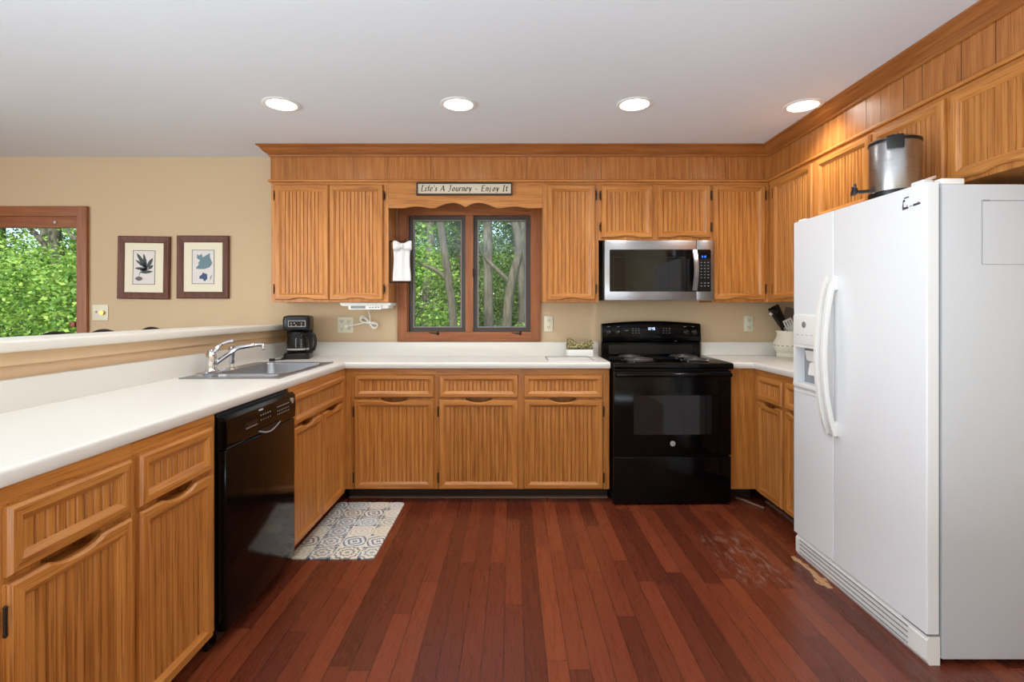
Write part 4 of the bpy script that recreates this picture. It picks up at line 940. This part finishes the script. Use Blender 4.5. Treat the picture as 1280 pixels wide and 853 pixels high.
# ------------------------------------------------------------------ dining chairs whose arched tops show over the half wall
DWD = mat('dark_chair_metal', (36, 40, 44), .4, .3); SEAT = mat('dark_seat_vinyl', (40, 34, 30), .5)
def chair(label, loc, rot):
    r = thing('counter_stool', label, 'stool', loc, rot, 'stools behind the half wall')
    obj('seat', MB().rbox(-.14, -.16, .61, .14, .17, .65, .015, 3), SEAT, r)
    for sx in (-1, 1):
        obj('leg', MB().tube([(sx*.145, -.18, 0), (sx*.12, -.14, .61)], .013, 8), DWD, r); obj('leg', MB().tube([(sx*.145, .18, 0), (sx*.12, .14, .61)], .013, 8), DWD, r)
    pts = crv([(-.135, .16, .62), (-.135, .18, .95), (-.11, .185, 1.08), (-.042, .19, 1.118), (.042, .19, 1.118), (.11, .185, 1.08), (.135, .18, .95), (.135, .16, .62)])
    bf = obj('back_frame', MB().tube(pts, .013, 10), DWD, r)
    for x in (-.07, 0, .07): obj('spindle', MB().tube([(x, .162, .64), (x, .188, 1.10)], .006, 6), DWD, bf)
    obj('foot_ring', MB().tube([(.135*math.cos(2*PI*k/24), .165*math.sin(2*PI*k/24), .25) for k in range(25)], .008, 6), DWD, r)
    return r
c0 = chair('dark stool whose back tip shows in front of the dining window', (-2.31, 2.80, 0), PI/2)
dup(c0, (-2.31, 3.13, 0), PI/2, 'dark stool whose back tip shows just under the light switch')
dup(c0, (-2.31, 3.545, 0), PI/2, 'dark stool whose back tip shows under the framed prints')

# ------------------------------------------------------------------ recessed ceiling lights
def downlight(label, x, y, group, watt=CAN_W):
    r = thing('recessed_downlight', label, 'ceiling light', (x, y, CZ), 0, group)
    obj('trim_ring', MB().lathe([(.100, -.0005), (.101, -.004), (.094, -.007), (.080, -.006), (.078, -.0015)], 0, 0, 40), WPLAST, r)
    obj('lens', MB().lathe([(.078, -.0012), (.074, -.003), (.04, -.0045), (.003, -.005)], 0, 0, 36), LENS, r)
    lamp('downlight_lamp', 'SPOT', (x, y, CZ-.02), watt, CAN_COL, (0, 0, 0), spot_size=math.radians(150), spot_blend=.9, shadow_soft_size=.07)
    return r
FRG = 'recessed lights of the front ceiling row'
downlight('recessed ceiling light above the sink side, first from the left in the visible row', -1.274, 2.83, FRG)
downlight('recessed ceiling light above the window sign, second from the left', -.296, 2.83, FRG)
downlight('recessed ceiling light above the microwave, third from the left', .677, 2.83, FRG)
downlight('recessed ceiling light close to the crown moulding, rightmost of the row', 1.62, 2.85, FRG)
for x in (-1.274, -.296, .677): downlight('recessed ceiling light of the nearer row, above the top edge of the picture', x, 1.70, 'recessed lights of the near ceiling row', CAN_W*.62)

# ------------------------------------------------------------------ the wood outside
m = MB(); N = 24; vv = []; ff = []
for i in range(N+1):
    for j in range(N+1):
        x = -40+70*i/N; y = 4.2+46*j/N; vv.append((x, y, -.35+.07*max(0, y-6)+.25*mnoise.noise(Vector((x*.2, y*.2, 0)))))
for i in range(N):
    for j in range(N): ff.append((i*(N+1)+j, (i+1)*(N+1)+j, (i+1)*(N+1)+j+1, i*(N+1)+j+1))
m.add(vv, ff); struct('ground', m, GRASS, smooth=60)
def gz(y): return -.35+.07*max(0, y-6)
def leaves(m, c, rad, n, size, seed):
    n = int(n*3.4); size *= .5
    rn = random.Random(seed)
    for _ in range(n):
        while True:
            p = Vector((rn.uniform(-1, 1), rn.uniform(-1, 1), rn.uniform(-1, 1)))
            if .25 < p.length < 1: break
        q = Vector((c[0]+p.x*rad[0], c[1]+p.y*rad[1], c[2]+p.z*rad[2]))
        if mnoise.noise(q*1.3) < -.18: continue
        a = Vector((rn.gauss(0, 1), rn.gauss(0, 1), rn.gauss(0, .5))).normalized(); b = a.orthogonal().normalized(); b.rotate(Matrix.Rotation(rn.uniform(-.9, .9), 3, a)); s_ = size*rn.uniform(.6, 1.3)
        m.add([q-a*s_*.5, q-a*s_*.05+b*s_*.3, q+a*s_*.55, q-a*s_*.05-b*s_*.3], [(0, 1, 2, 3)])
def tree(name, label, cat, group, trunk, rads, blobs, leafm, size, seed, branches=()):
    x0, y0, _ = trunk[0]; r = thing(name, label, cat, (x0, y0, 0), 0, group); o = Vector((x0, y0, 0))
    pts = crv(trunk); rr_ = [rads[0]+(rads[1]-rads[0])*i/(len(pts)-1) for i in range(len(pts))]
    tk = obj('trunk', MB().tube([p-o for p in pts], rr_, 12), BARK, r)
    for br, ra in branches:
        p2 = crv(br); obj('branch', MB().tube([p-o for p in p2], [ra*(1-.6*i/(len(p2)-1)) for i in range(len(p2))], 8), BARK, tk)
    m = MB()
    for i, (c_, rad, n_) in enumerate(blobs): leaves(m, Vector(c_)-o, rad, n_, size, seed*31+i)
    obj('foliage', m, leafm, r, smooth=0, fix=False); return r
def px(x, y, Y): return ((x-640)/640*Y, Y, CAM_Z-(y-388)/640*Y)
TG = 'trees seen through the kitchen window'
Y = 6.2
tree('tree', 'slender grey trunk leaning right behind the left window pane', 'tree', TG, [(px(572, 460, Y)[0], Y, gz(Y)), px(567, 410, Y), px(560, 345, Y), px(552, 290, Y), px(548, 240, Y), px(540, 120, Y)], (.052, .04),
     [((-.95, Y, 3.2), (.6, .5, .7), 300), ((-1.35, Y+.1, 2.2), (.42, .4, .4), 200)], LEAF_L, .12, 3, [([px(560, 350, Y), px(545, 338, Y), px(530, 332, Y), px(512, 322, Y)], .028)])
Y = 7.0
tree('tree', 'forked grey trunk with a curved limb behind the right window pane', 'tree', TG, [(px(632, 470, Y)[0], Y, gz(Y)), px(634, 400, Y), px(640, 350, Y), px(648, 320, Y), px(647, 295, Y), px(640, 255, Y), px(632, 120, Y)], (.068, .048),
     [((-.02, Y, 3.6), (.6, .5, .8), 300)], LEAF_D, .12, 4, [([px(636, 352, Y), px(622, 338, Y), px(606, 322, Y), px(596, 300, Y), px(588, 260, Y)], .034)])
Y = 8.6
tree('tree', 'straight dim trunk farther back at the left of the right pane', 'tree', TG, [(px(611, 460, Y)[0], Y, gz(Y)), px(611, 400, Y), px(610, 330, Y), px(609, 260, Y), px(608, 100, Y)], (.085, .07), [((-.4, Y, 4.2), (.5, .5, .8), 260)], LEAF_D, .13, 5)
Y = 9.4
tree('tree', 'thin trunk at the right edge of the right window pane', 'tree', TG, [(px(654, 450, Y)[0], Y, gz(Y)), px(653, 380, Y), px(652, 300, Y), px(656, 120, Y)], (.08, .06), [((.2, Y, 4.2), (.45, .45, .8), 260)], LEAF_L, .13, 6)
Y = 10.5
tree('tree', 'thick mossy trunk deep in the wood behind the left pane', 'tree', TG, [(px(530, 450, Y)[0], Y, gz(Y)), px(532, 380, Y), px(538, 300, Y), px(536, 100, Y)], (.10, .08), [((-1.7, Y, 4.2), (.8, .8, 1.0), 500)], LEAF_L, .14, 8)
# understorey
def sapling(x, y, h, rad, n, lm, seed, label, size=.13, group='leafy saplings in the wood'):
    g0 = gz(y)
    tree('sapling', label, 'sapling', group, [(x, y, g0), (x+.05, y, g0+h*.5), (x-.03, y+.05, g0+h)], (.03, .012), [((x, y, g0+h*.75), rad, n), ((x+.5*rad[0], y+.2, g0+h*.4), (rad[0]*.7, rad[1]*.7, rad[2]*.6), n//2)], lm, size, seed)
WOOD = 'leafy green sapling in the wood behind the kitchen window'
k = 0
for (x, y, h, rx, rz, n_, lm) in ((-1.9, 9.3, 2.4, 1.0, .9, 1500, LEAF_L), (-.7, 11.6, 2.3, 1.0, .95, 1500, LEAF_D), (.55, 10.8, 2.2, 1.0, .95, 1500, LEAF_D), (-1.4, 7.6, 1.1, .7, .5, 700, LEAF_D), (-.35, 7.9, .9, .7, .45, 700, LEAF_L), (.3, 8.2, 1.0, .6, .5, 600, LEAF_L)):
    k += 1; sapling(x, y, h, (rx, .8, rz), n_, lm, 40+k, WOOD)
FAR = 'tall leafy tree deep in the wood'
proto = None
for i, (x, y) in enumerate(((-4.6, 13), (-1.4, 13.2), (1.8, 13), (-3.1, 16.6), (.1, 16.8), (3.3, 16.6), (-4.8, 20.2), (-1.6, 20.3), (1.6, 20.4), (-3.2, 24), (.0, 24.2), (3.2, 24))):
    if proto is None:
        proto = tree('tree', FAR, 'tree', 'trees deep in the wood', [(x, y, 0), (x+.1, y, 3), (x, y+.1, 6.5)], (.16, .1), [((x, y, 2.2), (1.55, 1.5, 1.6), 2400), ((x, y, 4.6), (1.55, 1.5, 1.8), 1800)], LEAF_D, .2, 60); proto.location.z = gz(y)
    else: dup(proto, (x, y, gz(y)), i*1.3)
# dining side
DG = 'trees seen through the dining window'
k = 0
for (x, y, h, r_, n_, lab) in ((-7.6, 8.6, 2.6, 1.5, 2600, 'bright green maple filling the left of the dining window'), (-6.2, 8.0, 2.2, 1.2, 2200, 'bright green tree at the right side of the dining window'), (-9.6, 10.6, 3.4, 1.9, 2600, 'tall pale tree behind the maple in the dining window')):
    k += 1; g0 = -.3
    tree('tree', lab, 'tree', DG, [(x, y, g0), (x+.06, y, 1.5), (x-.08, y, h), (x, y, h+1.6)], (.13, .07), [((x, y, h*.55), (r_, r_*.8, 1.0), n_), ((x+.3, y+.2, h+.6), (r_*1.0, r_*.8, .8), n_//3)], LEAF_L, .15, 80+k, [([(x, y, h*.8), (x-.5, y-.1, h*1.05), (x-1.0, y, h*1.25)], .05)])
for i, (x, y) in enumerate(((-9.9, 12.4), (-14.5, 18), (-13.2, 13.2), (-12.6, 9.2), (-16.5, 14.5))): dup(proto, (x, y, -.6), i*1.1, 'leafy tree in the row behind the dining window trees', 'row of trees behind the dining window')
